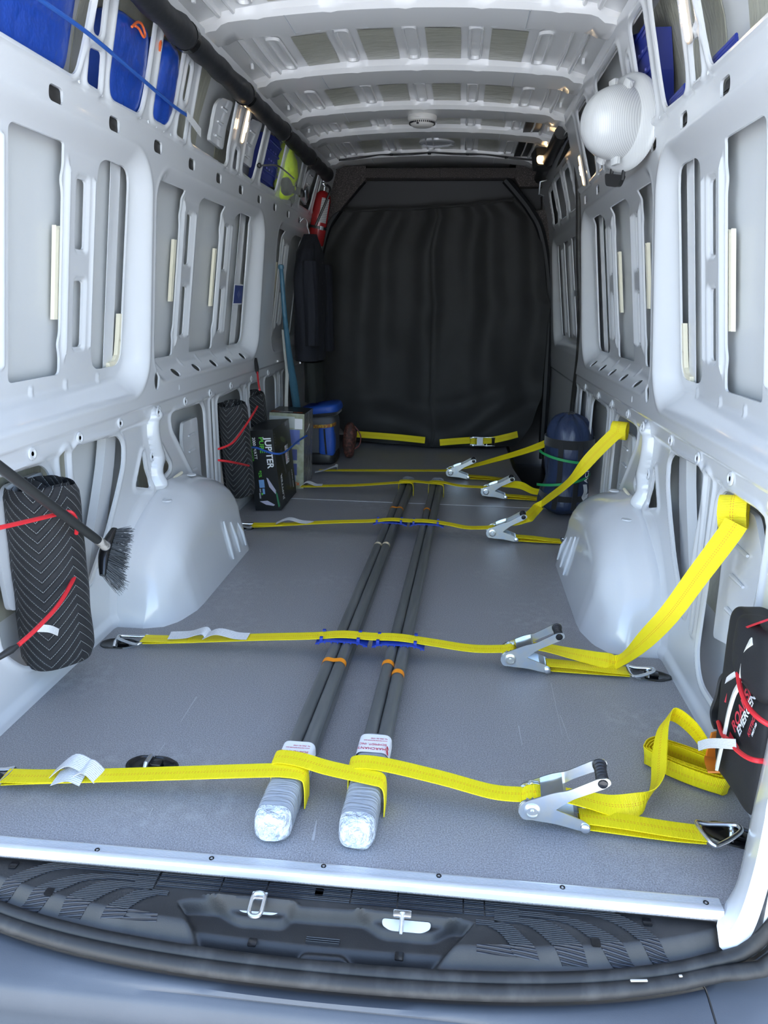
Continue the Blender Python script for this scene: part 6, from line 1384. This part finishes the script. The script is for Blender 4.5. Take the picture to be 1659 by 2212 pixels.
# ---- roadside emergency bag
mat('kit_black', (.014, .014, .016), .7, bump=(350, .35, .001)); mat('kit_red', (.48, .015, .03), .5); mat('kit_white', (.80, .79, .72), .4)
t = thing('emergency_kit_bag', 'black and red roadside emergency kit bag held to the corner pillar by red bungee', 'bag', (.84, .24, .09))
XB = .8185; cB = (.842, .235, .315)
soft_obj('body', 'kit_black', t, (.862, .225, .280), (.080, .235, .385), 7, rot=Rx(-.10), amp=.004, nu=56, nv=36)
soft_obj('upper_pocket', 'kit_black', t, (.852, .19, .41), (.09, .19, .14), 5, rot=Rx(-.10), amp=.004, seed=3)
def edge_strip(name, m, pts, w, wd, th=.004): mb = MB(); mb.uv = []; ribbon(mb, [on_x(x, y, X) for x, y, X in pts], wd, w, th); mb.build(name, m, t)
edge_strip('red_edge', 'kit_red', [(1655, 1340, 0.807), (1622, 1352, 0.822), (1606, 1362, 0.837), (1600, 1400, 0.837), (1592, 1440, 0.837), (1583, 1480, 0.834), (1573, 1515, 0.830)], .022, (.8, .6, 0))
edge_strip('reflective_piping', 'kit_white', [(1625, 1385, 0.808), (1610, 1405, 0.812), (1602, 1440, 0.812), (1598, 1475, 0.812), (1586, 1500, 0.810), (1574, 1540, 0.808), (1566, 1580, 0.807), (1557, 1620, 0.808), (1548, 1660, 0.810)], .014, (.3, 1, .1), .006)
edge_strip('orange_gusset', mat('kit_orange', (.75, .22, .02), .5), [(1549, 1580, 0.842), (1541, 1610, 0.842), (1536, 1640, 0.842), (1545, 1668, 0.822)], .030, (.9, .4, 0))
edge_strip('side_handle', 'plastic', [(1590, 1440, 0.852), (1565, 1460, 0.842), (1555, 1500, 0.837), (1545, 1530, 0.832), (1548, 1555, 0.832), (1556, 1575, 0.832)], .028, (.8, .6, 0), .006)
soft_obj('side_pouch', 'kit_red', t, on_x(1580, 1490, 0.837), (.03, .05, .07), 3, amp=.004); edge_strip('pouch_stripe', 'label_white', [(1562, 1480, 0.828), (1575, 1465, 0.822), (1590, 1455, 0.819)], .010, (.1, .4, 1))
for body, s_, p0, p1, m in (('ROADSIDE', .038, (1587, 1584), (1622, 1500), 'label_red'), ('EMERGENCY', .030, (1597, 1592), (1625, 1525), 'print_white'), ('KIT', .026, (1607, 1510), (1630, 1490), 'print_white'), ('KITTBO', .016, (1618, 1593), (1628, 1563), 'label_red'), ('FIRST AID', .009, (1625, 1592), (1633, 1570), 'print_white')):
    if body == 'KIT': continue
    a, b = Vector(on_x(*p0, XB - .0035)), Vector(on_x(*p1, XB - .0035)); e = (b - a).normalized(); nn = Vector((-1, 0, 0)); up = nn.cross(e); text(body, s_ * .9, m, a, e, up, t, bold=.02)
a = on_x(1583, 1600, XB - .003); mb = MB(); mb.add([on_x(1577, 1580, XB - .003), on_x(1572, 1600, XB - .003), on_x(1590, 1618, XB - .003), on_x(1597, 1615, XB - .003)], [(0, 1, 2, 3)]); mb.build('red_chevron', 'kit_red', t, smooth=False)
adopt(t)
def xr_(t): mb = MB(); mb.uv = []; ribbon(mb, [on_x(1590, 1608, 0.792), on_x(1560, 1606, 0.787), on_x(1530, 1606, 0.787), on_x(1508, 1612, 0.787)], (0, .2, 1), .020, .0008); mb.build('care_tag', mtag, t)
cord('bungee_cord', [on_x(1575, 1600, 0.804), on_x(1590, 1618, 0.794), on_x(1612, 1635, 0.792), on_x(1635, 1643, 0.797), on_x(1662, 1644, 0.822)], .005, 'red_cord', 'red bungee cord with white tag across the lower part of the emergency bag', GB, extra=xr_)
cord('bungee_cord', [on_x(1552, 1560, 0.822), on_x(1560, 1585, 0.807), on_x(1572, 1598, 0.800)], .005, 'red_cord', 'short red bungee end at the side of the emergency bag', GB)
cord('bungee_cord', [on_x(1594, 1455, 0.812), on_x(1600, 1490, 0.800), on_x(1615, 1525, 0.796), on_x(1640, 1552, 0.798), on_x(1665, 1568, 0.812)], .005, 'red_cord', 'red bungee cord slanting across the emergency bag lettering', GB)
# ---- blue sticker on the wall
p0, p1 = on_wall(502, 616, -1, Xr), on_wall(516, 655, -1, Xr); t = thing('wall_sticker', 'small blue square sticker with a white diamond on the panel', 'sticker', ((p0[0] + p1[0]) / 2, (p0[1] + p1[1]) / 2, p1[2]))
mb = MB(); y0, y1, z0, z1 = p0[1], p1[1], p1[2], p0[2]; xs_ = lambda z: -(float(Xr(z)) + .004); SK = -.004
o = plate('paper', t, -1, box_yz(y0, y1, z0, z1), mat('sticker_blue', (.035, .06, .22), .5), .014, .001, prof=xr_prof)
plate('white_border', t, -1, box_yz(y0 - .006, y1 + .006, z0 - .006, z1 + .006), 'label_white', .0125, .001, prof=xr_prof); cy, cz_ = (y0 + y1) / 2, (z0 + z1) / 2
plate('diamond', t, -1, [(cy, cz_ - .02), (cy + .03, cz_), (cy, cz_ + .02), (cy - .03, cz_)], mat('sticker_pale', (.10, .13, .30), .5), .0155, .001, prof=xr_prof); adopt(t)
